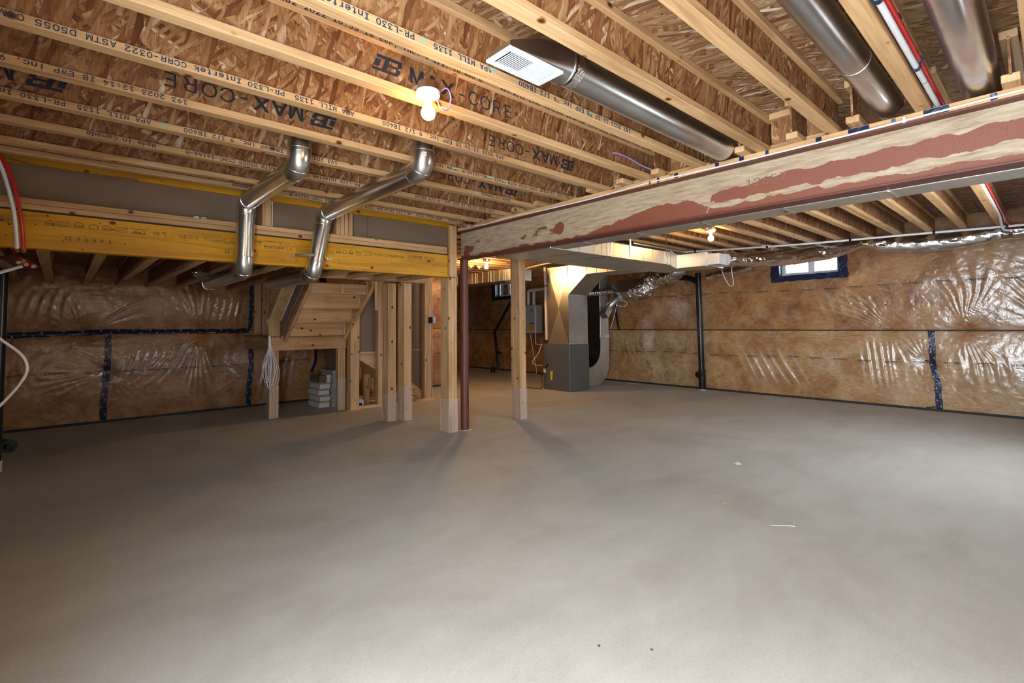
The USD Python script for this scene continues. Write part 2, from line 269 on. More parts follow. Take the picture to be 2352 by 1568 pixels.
# concrete slab: trowelled, scuffed and dusty
material('concrete_floor', {'g': ('geometry', {}), 'n1': ('noise_texture', dict(scale=0.9, detail=6.0, roughness=0.6, distortion=0.6)), 'm2': ('mapping', dict(rotation=(0, 0, 0.72), scale=(0.55, 1.6, 1))), 'n2': ('noise_texture', dict(scale=3.0, detail=6.0, roughness=0.65, distortion=0.5)),
         'n3': ('noise_texture', dict(scale=90.0, detail=3.0)), 'n4': ('noise_texture', dict(scale=4.2, detail=8.0, roughness=0.75, distortion=1.5)), 'n5': ('noise_texture', dict(scale=1.1, detail=2.0)),
         'r1': ('rgb_ramp', {'ramp': [(0.3, (0.405, 0.375, 0.340)), (0.5, (0.475, 0.450, 0.412)), (0.7, (0.505, 0.495, 0.455))]}), 'r2': ('rgb_ramp', {'ramp': [(0.30, (0.90, 0.885, 0.87)), (0.62, (1, 1, 1))]}),
         'r4': ('rgb_ramp', {'ramp': [(0.64, (1, 1, 1)), (0.72, (0.70, 0.70, 0.69)), (0.80, (0.50, 0.50, 0.50))]}), 'r5': ('rgb_ramp', {'ramp': [(0.45, (0, 0, 0)), (0.6, (1, 1, 1))]}),
         'r3': ('rgb_ramp', {'ramp': [(0.35, (0.93, 0.93, 0.93)), (0.6, (1, 1, 1))]}),
         'x1': ('mix', dict(mix_type='multiply', fac=1.0)), 'x2': ('mix', dict(mix_type='multiply', fac=1.0)), 'x3': ('mix', dict(mix_type='multiply')), 'b': ('bump', dict(strength=0.12, distance=0.004)),
         'p': ('principled_bsdf', dict(roughness=0.62, specular_ior_level=0.35))},
         [('g.position', 'n1.vector'), ('g.position', 'm2.vector'), ('m2.vector', 'n2.vector'), ('g.position', 'n3.vector'), ('g.position', 'n4.vector'), ('g.position', 'n5.vector'),
          ('n1.fac', 'r1.fac'), ('n2.fac', 'r2.fac'), ('n3.fac', 'r3.fac'), ('n4.fac', 'r4.fac'), ('n5.fac', 'r5.fac'), ('r1.color', 'x1.color1'), ('r2.color', 'x1.color2'), ('x1.color', 'x2.color1'), ('r3.color', 'x2.color2'),
          ('x2.color', 'x3.color1'), ('r4.color', 'x3.color2'), ('r5.color', 'x3.fac'), ('x3.color', 'p.base_color'), ('n3.fac', 'b.height'), ('b.normal', 'p.normal')], 'p.BSDF')
# steel beam web: red oxide primer with cream overspray; the spray's outline is in the mesh attribute "cream"
material('beam_web_paint', {'a': ('attribute', dict(attribute='cream')), 'g': ('geometry', {}), 'n': ('noise_texture', dict(scale=140.0, detail=4.0, roughness=0.7)), 'mp': ('mapping', dict(scale=(1, 0.35, 3.0))), 'n2': ('noise_texture', dict(scale=16.0, detail=6.0, roughness=0.7)),
         'ma': ('math', dict(math_type='multiply_add', value2=0.55, value3=-0.275)), 'ad': ('math', dict(math_type='add')), 'r': ('rgb_ramp', {'ramp': [(0.44, (0, 0, 0)), (0.56, (1, 1, 1))]}),
         'rc': ('rgb_ramp', {'ramp': [(0.30, (0.20, 0.120, 0.072)), (0.46, (0.34, 0.245, 0.155)), (0.7, (0.47, 0.38, 0.26))]}), 'rr': ('rgb_ramp', {'ramp': [(0.3, (0.145, 0.035, 0.016)), (0.7, (0.235, 0.075, 0.036))]}), 'mx': ('mix', {}),
         'p': ('principled_bsdf', dict(roughness=0.6))},
         [('g.position', 'n.vector'), ('g.position', 'mp.vector'), ('mp.vector', 'n2.vector'), ('n.fac', 'ma.value1'), ('ma.value', 'ad.value1'), ('a.fac', 'ad.value2'), ('ad.value', 'r.fac'), ('n2.fac', 'rc.fac'), ('n.fac', 'rr.fac'),
          ('r.color', 'mx.fac'), ('rr.color', 'mx.color1'), ('rc.color', 'mx.color2'), ('mx.color', 'p.base_color')], 'p.BSDF')
M = MATS

# ------------------------------------------------------------------ setting: slab, subfloor, insulated walls
XL, XR, YR, YB, YF = -0.45, 8.33, -0.55, 7.95, 10.95            # left wall, right wall, rear wall, back wall, far wall
ZJ, ZD = 2.24, 2.481                                             # underside of joists, underside of subfloor
s = part(None, 'floor', MB().box(XL-0.2, XR+0.3, YR-0.2, YF+0.2, -0.12, 0.0), M['concrete_floor']); tagp(s, kind='structure')
ce = thing('ceiling', kind='structure')
xs = [-0.95, 0.22, 1.44, 2.60, 3.82, 5.04, 6.26, 7.48, 8.6]
for i in range(len(xs)-1):
    y = YR-0.1-(1.2 if i % 2 else 0.0)
    while y < YF+0.1:
        y0, y1 = max(y, YR-0.1), min(y+2.43, YF+0.15)
        if y1-y0 > 0.1: part(ce, 'subfloor_panel', MB().box(xs[i]+0.003, xs[i+1]-0.001, y0+0.002, y1-0.002, ZD, ZD+0.018), OSBD)
        y += 2.436
part(ce, 'floor_above', MB().box(-1.0, 8.9, YR-0.3, YF+0.3, ZD+0.019, ZD+0.06), CARDB)

class Poly:
    """a sheet of vapour barrier over insulation: O + u*U + z*Z + d(u,z)*N"""
    def __init__(s, O, U, N, fans=(), folds=(), bulge=((0.0, 1.03, 0.03), (1.03, 2.48, 0.035)), seed=1, crumple=1.0):
        s.O, s.U, s.N = (np.array(a, float) for a in (O, U, N)); s.fans, s.folds, s.bulge, s.seed, s.cr = fans, folds, bulge, seed, crumple
    def d(s, u, z, want=False):
        u, z = np.broadcast_arrays(np.asarray(u, float), np.asarray(z, float)); q = lambda k, a, b=0.0: np.stack([u*k+a, z*k+b, np.full_like(u, s.seed*3.7)], -1)
        h = np.zeros_like(u)
        for z0, z1, B in s.bulge:
            t = np.clip((z-z0)/(z1-z0), 0, 1); inside = (z >= z0) & (z < z1)
            h = np.where(inside, B*np.clip(np.sin(PI*t), 0, 1)**0.55*(0.75+0.5*meshkit.noise(q(1.7, 5))), h)
        h = h+s.cr*(0.012*(meshkit.fbm(q(5.0, 1), 3, s.seed)-0.5)+0.0035*(0.5-np.abs(meshkit.noise(q(19.0, 2), s.seed)-0.5)*2))
        h0 = h.copy(); ridge = np.zeros_like(h)
        for ua, za, R, amp, n, a0, a1, pinch in s.fans:                # folds running out of a staple, between angles a0 and a1
            du, dz = u-ua, z-za; r = np.hypot(du, dz); th = np.arctan2(dz, du); mid, half = (a0+a1)/2, (a1-a0)/2
            off = np.abs((th-mid+PI) % (2*PI)-PI); win = np.clip((half-off)/0.25, 0, 1)
            wob = meshkit.noise(np.stack([th*2.3+ua, r*2.5, np.full_like(r, za)], -1), s.seed+3)*4
            rid = np.abs(np.sin(n*1.7*th/2+wob)); rid = 1-rid**0.7; h1 = h.copy()
            jit = meshkit.noise(np.stack([th*3.1+ua*5, th*0, th*0+za], -1), s.seed+6); h = h+win*amp*0.50*np.clip(jit*1.9-0.45, 0, 1.2)*rid*np.exp(-(r/(R*(0.55+0.7*jit)))**2)*r/(r+0.06); ridge = ridge+(h-h1); h = h-pinch*np.exp(-(r/0.10)**2)
        for u0, u1, z0, z1, lean, amp, n in s.folds:                  # hanging drapes: slanted parallel folds
            uu = (u-u0-lean*(z-z1))/(u1-u0); vv = (z-z0)/(z1-z0)
            win = np.clip(np.minimum(uu, 1-uu)*5, 0, 1)*np.clip(np.minimum(vv, 1-vv)*3, 0, 1)
            wob = meshkit.noise(np.stack([uu*3, vv*1.5, np.full_like(uu, u0)], -1), s.seed+9)*2.2
            rid = 1-np.abs(np.sin(n*PI*uu/1.0+wob))**0.6
            h = h+win*amp*0.7*rid; ridge = ridge+win*amp*0.7*rid
        return (h, ridge) if want else h
    def at(s, u, z, off=0.0):
        d = s.d(u, z)+off; u, z = np.broadcast_arrays(np.asarray(u, float), np.asarray(z, float))
        return s.O+u[..., None]*s.U+z[..., None]*np.array([0, 0, 1.0])+d[..., None]*s.N
    def sheet(s, u0, u1, z0, z1, step, hole=None):
        nu, nz = max(2, int((u1-u0)/step)+1), max(2, int((z1-z0)/step)+1)
        u, z = np.meshgrid(np.linspace(u0, u1, nu), np.linspace(z0, z1, nz), indexing='ij'); V = s.at(u, z).reshape(-1, 3)
        i, j = np.meshgrid(np.arange(nu-1), np.arange(nz-1), indexing='ij'); k = (i*nz+j).ravel()
        s.last = np.clip(s.d(u, z, True)[1].ravel()/0.012, 0, 1)
        if hole is not None:
            uc, zc = (u[:-1, :-1]+u[1:, 1:])/2, (z[:-1, :-1]+z[1:, 1:])/2
            keep = np.ones(uc.shape, bool)
            for a, b, c, d in hole: keep &= ~((uc > a) & (uc < b) & (zc > c) & (zc < d))
            k = k[keep.ravel()]
        return V, np.c_[k, k+nz, k+nz+1, k+1]
    def tape(s, pts, w, off=0.006):
        P = np.array(pts, float); n = max(8, int(np.linalg.norm(np.diff(P, axis=0), axis=1).sum()/0.02))
        t = np.linspace(0, len(P)-1, n); C = np.c_[np.interp(t, range(len(P)), P[:, 0]), np.interp(t, range(len(P)), P[:, 1])]
        T = np.gradient(C, axis=0); T /= np.linalg.norm(T, axis=1)[:, None]; Nn = np.c_[-T[:, 1], T[:, 0]]
        wob = 1+0.10*np.sin(np.arange(n)*0.7+P[0, 0])
        rows = [C+Nn*(w*k)*wob[:, None] for k in (-0.5, -0.25, 0, 0.25, 0.5)]
        G = np.stack(rows, 1); V = s.at(G[..., 0], G[..., 1], off).reshape(-1, 3)
        i, j = np.meshgrid(np.arange(n-1), np.arange(4), indexing='ij'); k = (i*5+j).ravel()
        f = np.c_[k, k+5, k+6, k+1]
        V2 = V-s.N*0.004; F = np.vstack([f, f[:, ::-1]+len(V)])
        return (np.vstack([V, V2]), F), C, Nn
    def rings(s, mb, C, Nn, w, gap=0.085):
        d = np.r_[0, np.cumsum(np.linalg.norm(np.diff(C, axis=0), axis=1))]; L = d[-1]; k = 0; x = 0.04
        while x < L-0.02:
            c = np.array([np.interp(x, d, C[:, 0]), np.interp(x, d, C[:, 1])]); i = np.searchsorted(d, x)-1; c = c+Nn[max(i, 0)]*w*(0.26 if k % 2 else -0.26)
            a = np.arange(14)*2*PI/14; R = [np.c_[c[0]+r*0.8*np.cos(a), c[1]+r*1.1*np.sin(a)] for r in (0.0115, 0.0070)]
            V = np.vstack([s.at(r[:, 0], r[:, 1], 0.008) for r in R]); F = [[j, (j+1) % 14, 14+(j+1) % 14, 14+j] for j in range(14)]
            mb.add(V, F); x += gap*random.uniform(0.8, 1.2); k += 1
    def mark(s, mb, u, z, L, tilt=0.0, flip=1):
        """one stamp of the faint printing on the poly: an emblem at either end of two rows of small type"""
        r = random.Random(int(u*1000)+int(z*100))
        def quad(a, b, c, d):
            nn = 5; uu = np.linspace(a, b, nn)
            V = np.vstack([s.at(uu, c+tilt*(uu-u)+0*uu, 0.004), s.at(uu, d+tilt*(uu-u)+0*uu, 0.004)]); mb.add(V, [[i, i+1, nn+i+1, nn+i] for i in range(nn-1)])
        for e in (0, 1):
            c = u+e*L
            for k in (-1, 1):
                V = s.at(np.array([c+k*0.010, c+k*0.006, c-0.002*k, c+0.002*k]), np.array([z+0.008, z+0.009, z-0.008, z-0.010])+tilt*(c-u), 0.004); mb.add(V, [[0, 1, 3, 2]])
        for row, zz in ((0, z+0.004), (1, z-0.009)):
            x = u+0.022
            while x < u+L-0.025:
                w = r.uniform(0.008, 0.020); quad(x, min(x+w, u+L-0.022), zz, zz+(0.0105 if row == 0 else 0.0065)); x += w+r.choice((0.003, 0.003, 0.006))
        quad(u+L*0.55, u+L*0.72, z-0.030, z-0.025)

POLY = M['poly_over_fibreglass']
def sheet(par, name, P, args, mat=None, hole=None):
    p = part(par, name, P.sheet(*args, hole=hole), mat or POLY, smooth=True)
    UsdGeom.PrimvarsAPI(p).CreatePrimvar('lift', Sdf.ValueTypeNames.FloatArray, 'vertex').Set(Vt.FloatArray.FromNumpy(P.last.astype(np.float32)))
# right wall (u = y), window 1 and 2 are holes in the upper sheet
PR = Poly((XR, 0, 0), (0, 1, 0), (-1, 0, 0), seed=2, bulge=((0.0, 1.03, 0.030), (1.03, 2.5, 0.030)), fans=[
    (1.53, 1.04, 0.60, 0.030, 26, 0.15, 1.75, 0.02), (1.53, 1.03, 0.55, 0.026, 20, -2.7, -1.3, 0.01), (0.79, 1.04, 0.60, 0.032, 24, 0.25, 2.9, 0.02), (0.79, 1.03, 0.50, 0.022, 24, -2.6, -0.9, 0.01), (1.18, 0.634, 0.40, 0.020, 18, 0.5, 1.6, 0.02),
    (1.14, 0.634, 0.30, 0.016, 12, -2.0, -1.2, 0.0), (2.93, 1.85, 0.35, 0.016, 26, -1.2, 0.6, 0.0), (2.05, 1.83, 0.40, 0.014, 20, -2.6, -0.9, 0.0), (0.0, 1.04, 0.60, 0.03, 22, 0.4, 2.8, 0.02), (4.55, 1.05, 0.4, 0.010, 18, 0.4, 2.6, 0.01)],
    folds=[(2.75, 3.75, 0.12, 0.80, 0.50, 0.022, 7), (0.35, 1.0, 0.35, 0.75, 0.15, 0.016, 6), (1.55, 1.95, 0.2, 0.98, 0.1, 0.022, 5), (1.6, 2.6, 1.2, 1.6, 0.3, 0.010, 8), (5.6, 6.2, 0.4, 0.9, 0.3, 0.01, 5)])
wr = thing('wall_right', kind='structure')
W1, W2 = (2.10, 2.92, 1.86, 2.21), (9.12, 9.80, 1.86, 2.25)
sheet(wr, 'lower_poly_sheet', PR, (YR, 6.6, 0.012, 1.027, 0.0125), M['poly_over_pale_fibreglass'])
sheet(wr, 'upper_poly_sheet', PR, (YR, 6.6, 1.033, 2.48, 0.0135), hole=[W1])
sheet(wr, 'lower_poly_sheet', PR, (6.6, YF, 0.012, 1.027, 0.03))
sheet(wr, 'upper_poly_sheet', PR, (6.6, YF, 1.033, 2.48, 0.03), hole=[W2])
part(wr, 'batt_seam', MB().box(XR-0.012, XR+0.02, YR, YF, 1.022, 1.038), RUBBER)
part(wr, 'foundation_gap', MB().box(XR-0.02, XR+0.05, YR, YF, 0.0, 0.03), RUBBER)
fw = MB()
for y0, y1, z0, z1 in ((YR-0.3, W1[0], 0, 2.6), (W1[1], W2[0], 0, 2.6), (W2[1], YF+0.3, 0, 2.6)): fw.box(XR+0.06, XR+0.28, y0, y1, z0, z1)
for w in (W1, W2): fw.box(XR+0.06, XR+0.28, w[0], w[1], 0, w[2]-0.02).box(XR+0.06, XR+0.28, w[0], w[1], w[3]+0.02, 2.6)
part(wr, 'foundation', fw, CONC)
rg = MB()
def strip(P, parent, pts, w, rings=True):
    m, C, Nn = P.tape(pts, w); part(parent, 'seam_tape', m, NAVY, smooth=True)
    if rings: P.rings(rg, C, Nn, w)
strip(PR, wr, [(1.11, 1.03), (1.108, 0.80), (1.112, 0.62), (1.095, 0.5), (1.07, 0.36), (1.07, 0.2), (1.065, 0.012)], 0.066)
strip(PR, wr, [(6.00, 1.70), (6.01, 1.35), (5.97, 1.10), (5.95, 1.035)], 0.045, False)
ti = MB().lathe([(0.001, 0.006), (0.012, 0.005), (0.013, 0)], PR.at(1.574, 1.376, 0.0), (-1, 0, 0), 10); part(wr, 'patch', ti, RUBBER)
part(wr, 'patch', PR.tape([(1.99, 1.865), (1.99, 1.81)], 0.02)[0], RUBBER); part(wr, 'patch', PR.tape([(1.20, 0.03), (1.10, 0.055)], 0.018)[0], RUBBER); part(wr, 'patch', PR.tape([(1.19, 0.64), (1.15, 0.63)], 0.022)[0], RUBBER)
y = 0.23
while y < 10.5:
    mb = MB(); PR.mark(mb, y, 1.642+0.012*math.sin(y*2), 0.20); part(wr, 'print_mark', mb, INK); y += 0.315
y = 0.22
while y < 6.8:
    mb = MB(); PR.mark(mb, y, 0.612+0.010*math.sin(y*3), 0.20); part(wr, 'print_mark', mb, INK); y += 0.305
part(wr, 'poly_lap', PR.tape([(3.15, 0.90), (2.6, 0.91), (1.95, 0.955), (1.5, 1.0)], 0.010, 0.004)[0], POLY, smooth=True)
# back wall (u = x), facing the camera, and its run beyond the partition
PB = Poly((0, YB, 0), (1, 0, 0), (0, -1, 0), seed=5, bulge=((0.0, 1.09, 0.045), (1.09, 2.3, 0.085)), fans=[
    (0.22, 1.13, 0.42, 0.040, 20, 0.2, 2.9, 0.03), (1.42, 1.13, 0.38, 0.034, 24, 0.2, 2.6, 0.03), (1.40, 1.05, 0.62, 0.034, 30, -2.7, -0.25, 0.02), (0.42, 0.62, 0.45, 0.028, 22, 1.9, 3.9, 0.03), (0.43, 0.60, 0.5, 0.03, 20, -1.2, 0.1, 0.0),
    (2.03, 0.5, 0.5, 0.02, 22, 2.2, 4.0, 0.0), (0.05, 0.95, 0.4, 0.02, 18, -0.9, 0.7, 0.0), (2.9, 0.9, 0.5, 0.03, 18, 3.4, 4.6, 0.0)],
    folds=[(-0.4, 0.2, 1.25, 1.6, 0.2, 0.02, 6), (1.3, 2.0, 1.2, 1.62, 0.1, 0.02, 8), (2.2, 2.75, 0.1, 0.85, 0.15, 0.03, 5), (0.6, 1.4, 0.55, 0.9, 0.3, 0.018, 9)])
wb = thing('wall_back', kind='structure')
sheet(wb, 'lower_poly_sheet', PB, (XL, 3.2, 0.012, 1.085, 0.014))
sheet(wb, 'upper_poly_sheet', PB, (XL, 3.2, 1.092, 2.48, 0.014))
sheet(wb, 'lower_poly_sheet', PB, (3.2, 5.7, 0.012, 1.085, 0.03))
sheet(wb, 'upper_poly_sheet', PB, (3.2, 5.7, 1.092, 2.48, 0.03))
part(wb, 'foundation_gap', MB().box(XL, 5.7, YB-0.02, YB+0.05, 0, 0.03), RUBBER)
part(wb, 'foundation', MB().box(XL-0.3, 5.7, YB+0.06, YB+0.25, 0, 2.6), CONC)
strip(PB, wb, [(-0.45, 1.085), (0.1, 1.10), (0.43, 1.115), (0.8, 1.105), (1.25, 1.105), (1.6, 1.10), (2.03, 1.105)], 0.062)
strip(PB, wb, [(0.43, 1.10), (0.437, 0.85), (0.425, 0.55), (0.405, 0.25), (0.41, 0.004)], 0.066)
strip(PB, wb, [(2.045, 0.95), (2.055, 0.6), (2.03, 0.3), (2.03, 0.02)], 0.066)
strip(PB, wb, [(2.035, 1.80), (2.035, 1.11)], 0.05)
strip(PB, wb, [(2.99, 1.0), (2.98, 0.6), (2.92, 0.45)], 0.045, False)
for x, z in ((-0.46, 0.622), (-0.16, 0.625), (0.20, 0.617), (0.52, 0.612), (0.83, 0.608), (1.17, 0.612), (1.50, 0.610), (1.80, 0.618), (2.40, 0.63), (2.66, 0.64), (4.9, 0.62), (5.2, 0.62), (4.9, 1.64), (5.2, 1.64)):
    mb = MB(); PB.mark(mb, x, z, 0.24, tilt=0.03); part(wb, 'print_mark', mb, INK)
part(wb, 'seam_tape_print', rg, RING, kind='stuff')
# the furnace room's own far and side walls, then the walls behind and beside the camera
PF = Poly((0, YF, 0), (1, 0, 0), (0, -1, 0), seed=8)
wf = thing('wall_far', kind='structure')
sheet(wf, 'lower_poly_sheet', PF, (5.7, XR, 0.012, 1.027, 0.03)); sheet(wf, 'upper_poly_sheet', PF, (5.7, XR, 1.033, 2.48, 0.03))
part(wf, 'batt_seam', MB().box(5.7, XR, YF-0.01, YF+0.03, 1.02, 1.04), RUBBER); part(wf, 'foundation', MB().box(5.6, XR+0.3, YF+0.06, YF+0.25, 0, 2.6), CONC)
for k in range(8):
    for z in (0.6, 1.64): mb = MB(); PF.mark(mb, 5.9+k*0.3, z, 0.2); part(wf, 'print_mark', mb, INK)
s = part(None, 'wall_jog', MB().box(5.55, 5.7, YB, YF+0.1, 0, 2.6), CONC); tagp(s, kind='structure')
PL = Poly((XL, 0, 0), (0, 1, 0), (1, 0, 0), seed=11)
wl = thing('wall_left', kind='structure')
part(wl, 'foundation', MB().box(XL-0.28, XL, 0.95, YB+0.3, 0, 2.6).box(XL-0.28, XL-0.06, YR-0.3, -0.52, 0, 2.6).box(XL-0.28, XL-0.06, -0.52, 0.95, 2.12, 2.6), CONC)
fr = MB()
for q in ((-0.53, -0.49, 0.03, 2.12), (0.90, 0.95, 0.03, 2.12), (-0.49, 0.90, 2.07, 2.12), (-0.49, 0.90, 0.0, 0.15)): fr.box(XL-0.06, XL, *q)
part(wl, 'door_frame', fr, WHITE)
PQ = Poly((0, YR, 0), (1, 0, 0), (0, 1, 0), seed=13)
wx = thing('wall_rear', kind='structure')
sheet(wx, 'poly_sheet', PQ, (XL, XR, 0.012, 2.48, 0.05), hole=[(4.5, 6.1, 0.88, 2.02)])
part(wx, 'foundation', MB().box(XL-0.3, 4.5, YR-0.25, YR-0.06, 0, 2.6).box(6.1, XR+0.3, YR-0.25, YR-0.06, 0, 2.6).box(4.5, 6.1, YR-0.25, YR-0.06, 0, 0.9).box(4.5, 6.1, YR-0.25, YR-0.06, 2.0, 2.6), CONC)

# windows
def window(name, w, mull):
    t = thing(name, kind='structure'); y0, y1, z0, z1 = w; x = XR+0.10; f = 0.04
    m = MB()
    for a in ((y0, y0+f, z0, z1), (y1-f, y1, z0, z1), (y0+f, y1-f, z0, z0+f), (y0+f, y1-f, z1-f, z1)): m.box(x, x+0.06, *a, 0.004)
    part(t, 'window_frame', m, WHITE)
    part(t, 'mullion', MB().box(x+0.005, x+0.05, mull-0.022, mull+0.022, z0+f, z1-f, 0.004), WHITE)
    m = MB()
    for a in ((y0, y0+0.012, z0, z1), (y1-0.012, y1, z0, z1), (y0, y1, z0, z0+0.012)): m.box(XR-0.03, x, *a)
    part(t, 'jamb_liner', m, NAVY)
    for a, b in ((y0+f, mull-0.022), (mull+0.022, y1-f)):
        sm = MB()
        for q in ((a, a+0.02, z0+f, z1-f), (b-0.02, b, z0+f, z1-f), (a+0.02, b-0.02, z0+f, z0+f+0.02), (a+0.02, b-0.02, z1-f-0.02, z1-f)): sm.box(x+0.012, x+0.04, *q)
        part(t, 'sash', sm, WHITE); part(t, 'pane', MB().box(x+0.022, x+0.026, a+0.02, b-0.02, z0+f+0.02, z1-f-0.02), M['window_glass'])
    t2 = MB(); P = PR; k = 0.055
    for pts, wd in (([(y0-k, z1+0.03), (y0-k, z0-0.075)], 0.10), ([(y1+k, z1+0.03), (y1+k, z0-0.085)], 0.115), ([(y0-0.10, z0-0.025), ((y0+y1)/2, z0-0.032), (y1+0.10, z0-0.04)], 0.085)):
        mm, C, Nn = P.tape(pts, wd, 0.010); t2.add(*mm); P.rings(rg2, C, Nn, wd)
    part(t, 'flashing_tape', t2, NAVY, smooth=True); part(t, 'tape_print', rg2, RING, kind='stuff')
    m = MB(); pts = [(XR+0.29, y0-0.35), (XR+0.85, y0-0.3), (XR+1.1, (y0+y1)/2), (XR+0.85, y1+0.3), (XR+0.29, y1+0.35)]
    zz = np.arange(z0-0.5, z0+0.17, 0.011); off = 0.012*np.sin(zz*2*PI/0.07); C = curve([(a, b, 0) for a, b in pts], 24); cen = np.array([XR+0.29, (y0+y1)/2])
    G = np.stack([np.stack([C[:, 0]+o*np.sign(C[:, 0]-cen[0]+1e-6), C[:, 1], np.full(len(C), q)], -1) for q, o in zip(zz, off)], 1)
    n2 = len(zz); i, j = np.meshgrid(np.arange(len(C)-1), np.arange(n2-1), indexing='ij'); k2 = (i*n2+j).ravel()
    m.add(G.reshape(-1, 3), np.c_[k2, k2+n2, k2+n2+1, k2+1]); part(t, 'window_well', m, WELL, smooth=True)
rg2 = MB(); window('window_1', W1, 2.50); rg2 = MB(); window('window_2', W2, 9.40)

# ------------------------------------------------------------------ floor joists
YJ = [-0.014, 0.392, 0.798, 1.188, 1.611, 2.018, 2.424, 2.83, 3.237, 3.643, 4.055, 4.27]
RY = [0.10+0.305*k for k in range(36)]
FT, FH = 0.064, 0.038
S1 = '193 2023 12:14 IB EWP inc. 9 1/2 IB400'; S2 = 'APA MILL 1135'; S3 = 'PR-L330 Intertek CCRR-0322 ASTM D5055 CCMC-14146-R'; S4 = 'Made in Canada'
PT = 0.0232
def ijoist(x0, x1, y, label, text=(), webtext=(), top=(), cat='joist', group=None, chalk=0):
    t = thing('i_joist', label, cat, group)
    part(t, 'bottom_flange', MB().box(x0, x1, y, y+FT, ZJ, ZJ+FH, 0.003), FLX)
    part(t, 'web', MB().box(x0, x1, y+FT/2-0.005, y+FT/2+0.005, ZJ+FH-0.006, ZD-FH+0.006), OSBX)
    part(t, 'top_flange', MB().box(x0, x1, y, y+FT, ZD-FH, ZD, 0.003), FLX)
    if text:
        for st, x in text:
            for wd in st.split(' '): mb = MB(); lettering(mb, wd, (x, y, ZJ+0.030), (-1, 0, 0), (0, 0, -1), 0.0225, PT, True); part(t, 'lettering', mb, BLUEINK); x -= PT*(len(wd)+1)
    if top:
        for st, x in top:
            for wd in st.split(' '): mb = MB(); lettering(mb, wd, (x, y, ZD-FH+0.009), (1, 0, 0), (0, 0, 1), 0.0215, 0.0240, True); part(t, 'lettering', mb, INK); x += 0.024*(len(wd)+1)
    for x, flip in webtext:                       # emblem, heavy MAX, thin CORE
        mb = MB(); yy = y+FT/2-0.005; zc = 2.362; d, up = ((1, 0, 0), (0, 0, 1)) if not flip else ((-1, 0, 0), (0, 0, -1))
        d, up = np.array(d, float), np.array(up, float); o = np.array([x, yy, zc])-up*0.037
        sh = lambda a, b: o+d*(a+b*0.35)+up*b
        nrm = np.cross(d, up)*0.0006
        for poly in ([(0, 0.062), (0.13, 0.062), (0.13, 0.078), (0, 0.078)], [(0, 0), (0.13, 0), (0.13, 0.014), (0, 0.014)], [(0.0, 0.02), (0.028, 0.02), (0.028, 0.056), (0.0, 0.056)], [(0.045, 0.014), (0.068, 0.014), (0.068, 0.062), (0.045, 0.062)],
                     [(0.068, 0.033), (0.12, 0.033), (0.12, 0.044), (0.068, 0.044)], [(0.112, 0.014), (0.135, 0.014), (0.135, 0.033), (0.112, 0.033)], [(0.112, 0.044), (0.135, 0.044), (0.135, 0.062), (0.112, 0.062)]):
            mb.add([sh(a, b)+nrm for a, b in poly], [[0, 1, 2, 3]])
        part(t, 'emblem', mb, INK); mb = MB()
        lettering(mb, 'MAX', o+d*0.185, d, up, 0.072, 0.092, True, wide=1.25)
        lettering(mb, '-CORE', o+d*0.455, d, up, 0.072, 0.082, False, wide=1.1)
        lettering(mb, '®', o+d*0.87+up*0.02, d, up, 0.03, 0.04, False)
        part(t, 'emblem_lettering', mb, INK)
    if chalk:
        mb = MB(); r = random.Random(chalk)
        for _ in range(3):
            x = r.uniform(x0+0.8, x1-0.3); w = r.uniform(0.02, 0.06); mb.add([(x, y-0.0006, ZJ+0.02), (x+w, y-0.0006, ZJ+0.022), (x+w, y-0.0006, ZJ+0.031), (x, y-0.0006, ZJ+0.029)], [[0, 1, 2, 3]])
        part(t, 'chalk_mark', mb, TEAL)
    return t
def seq(x193=None, made=None, pr=None):
    out = []
    if x193 is not None: out += [(S1, x193), (S2, x193-1.04), (S3, x193-1.04-0.345), (S4, x193-1.04-0.345-1.27)]
    if made is not None: out += [(S4, made)]
    if pr is not None: out += [(S3, pr)]
    return [(a, b) for a, b in out if b > XL+0.25]
ords = ['', 'second', 'third', 'fourth', 'fifth', 'sixth', 'seventh', 'eighth', 'ninth', 'tenth', 'eleventh', 'twelfth', 'thirteenth', 'fourteenth', 'fifteenth', 'sixteenth', 'seventeenth', 'eighteenth', 'nineteenth', 'twentieth']
JT = {4: dict(text=[('187 2023 14:37 IB EWP inc. 9 1/2 IB400', 2.40), (S2, 1.36), (S3, 0.975)], chalk=3), 5: dict(top=[('262 2022 18:53 IB EWP, inc. 9 1/2, IB 400 B', 0.60), ('APA MILL 1135', 1.76), ('PR-L330 Intertek CCRR-0322 ASTM D5055 CCMC-14146', 2.11)], webtext=[(1.012, False)]),
      6: dict(text=seq(2.144), webtext=[(2.89, True)]), 7: dict(text=[(S1, 0.434)]+[(S3, 3.26), (S4, 2.06)], webtext=[(1.19, True)], chalk=5), 8: dict(text=[(S1, 1.358), (S2, 0.33), (S3, -0.01), (S4, 2.93)], webtext=[(0.0, True), (3.05, True)], chalk=6),
      9: dict(text=[(S1, 3.086), (S2, 2.04), (S3, 1.71), (S4, 0.40)], chalk=7), 11: dict(text=[(S2, 2.90), (S3, 2.54), (S4, 1.28), ('9 1/2 IB400', 3.24)])}
near = ['cut by the right frame edge at the top', 'with the red and white water pipes along its side', 'between the dusty round duct and the plain bay', 'left of the plain bay, right of the register duct',
        'printed 187 2023, left of the register duct', 'carrying the nearest bare bulb, plain on its lower edge', 'just beyond the bulb joist, printed ASTM D5055 at far left', 'hiding the top of the left drop duct',
        'crossing behind the top of the left drop duct', 'printed Made in Canada at far left', 'unprinted, second in front of the upper yellow beam', 'tight against the upper yellow beam']
def clash(y): return any(a < y+FT+0.002 and y-0.002 < b for a, b in ((r-0.032, r+0.032) for r in RY))
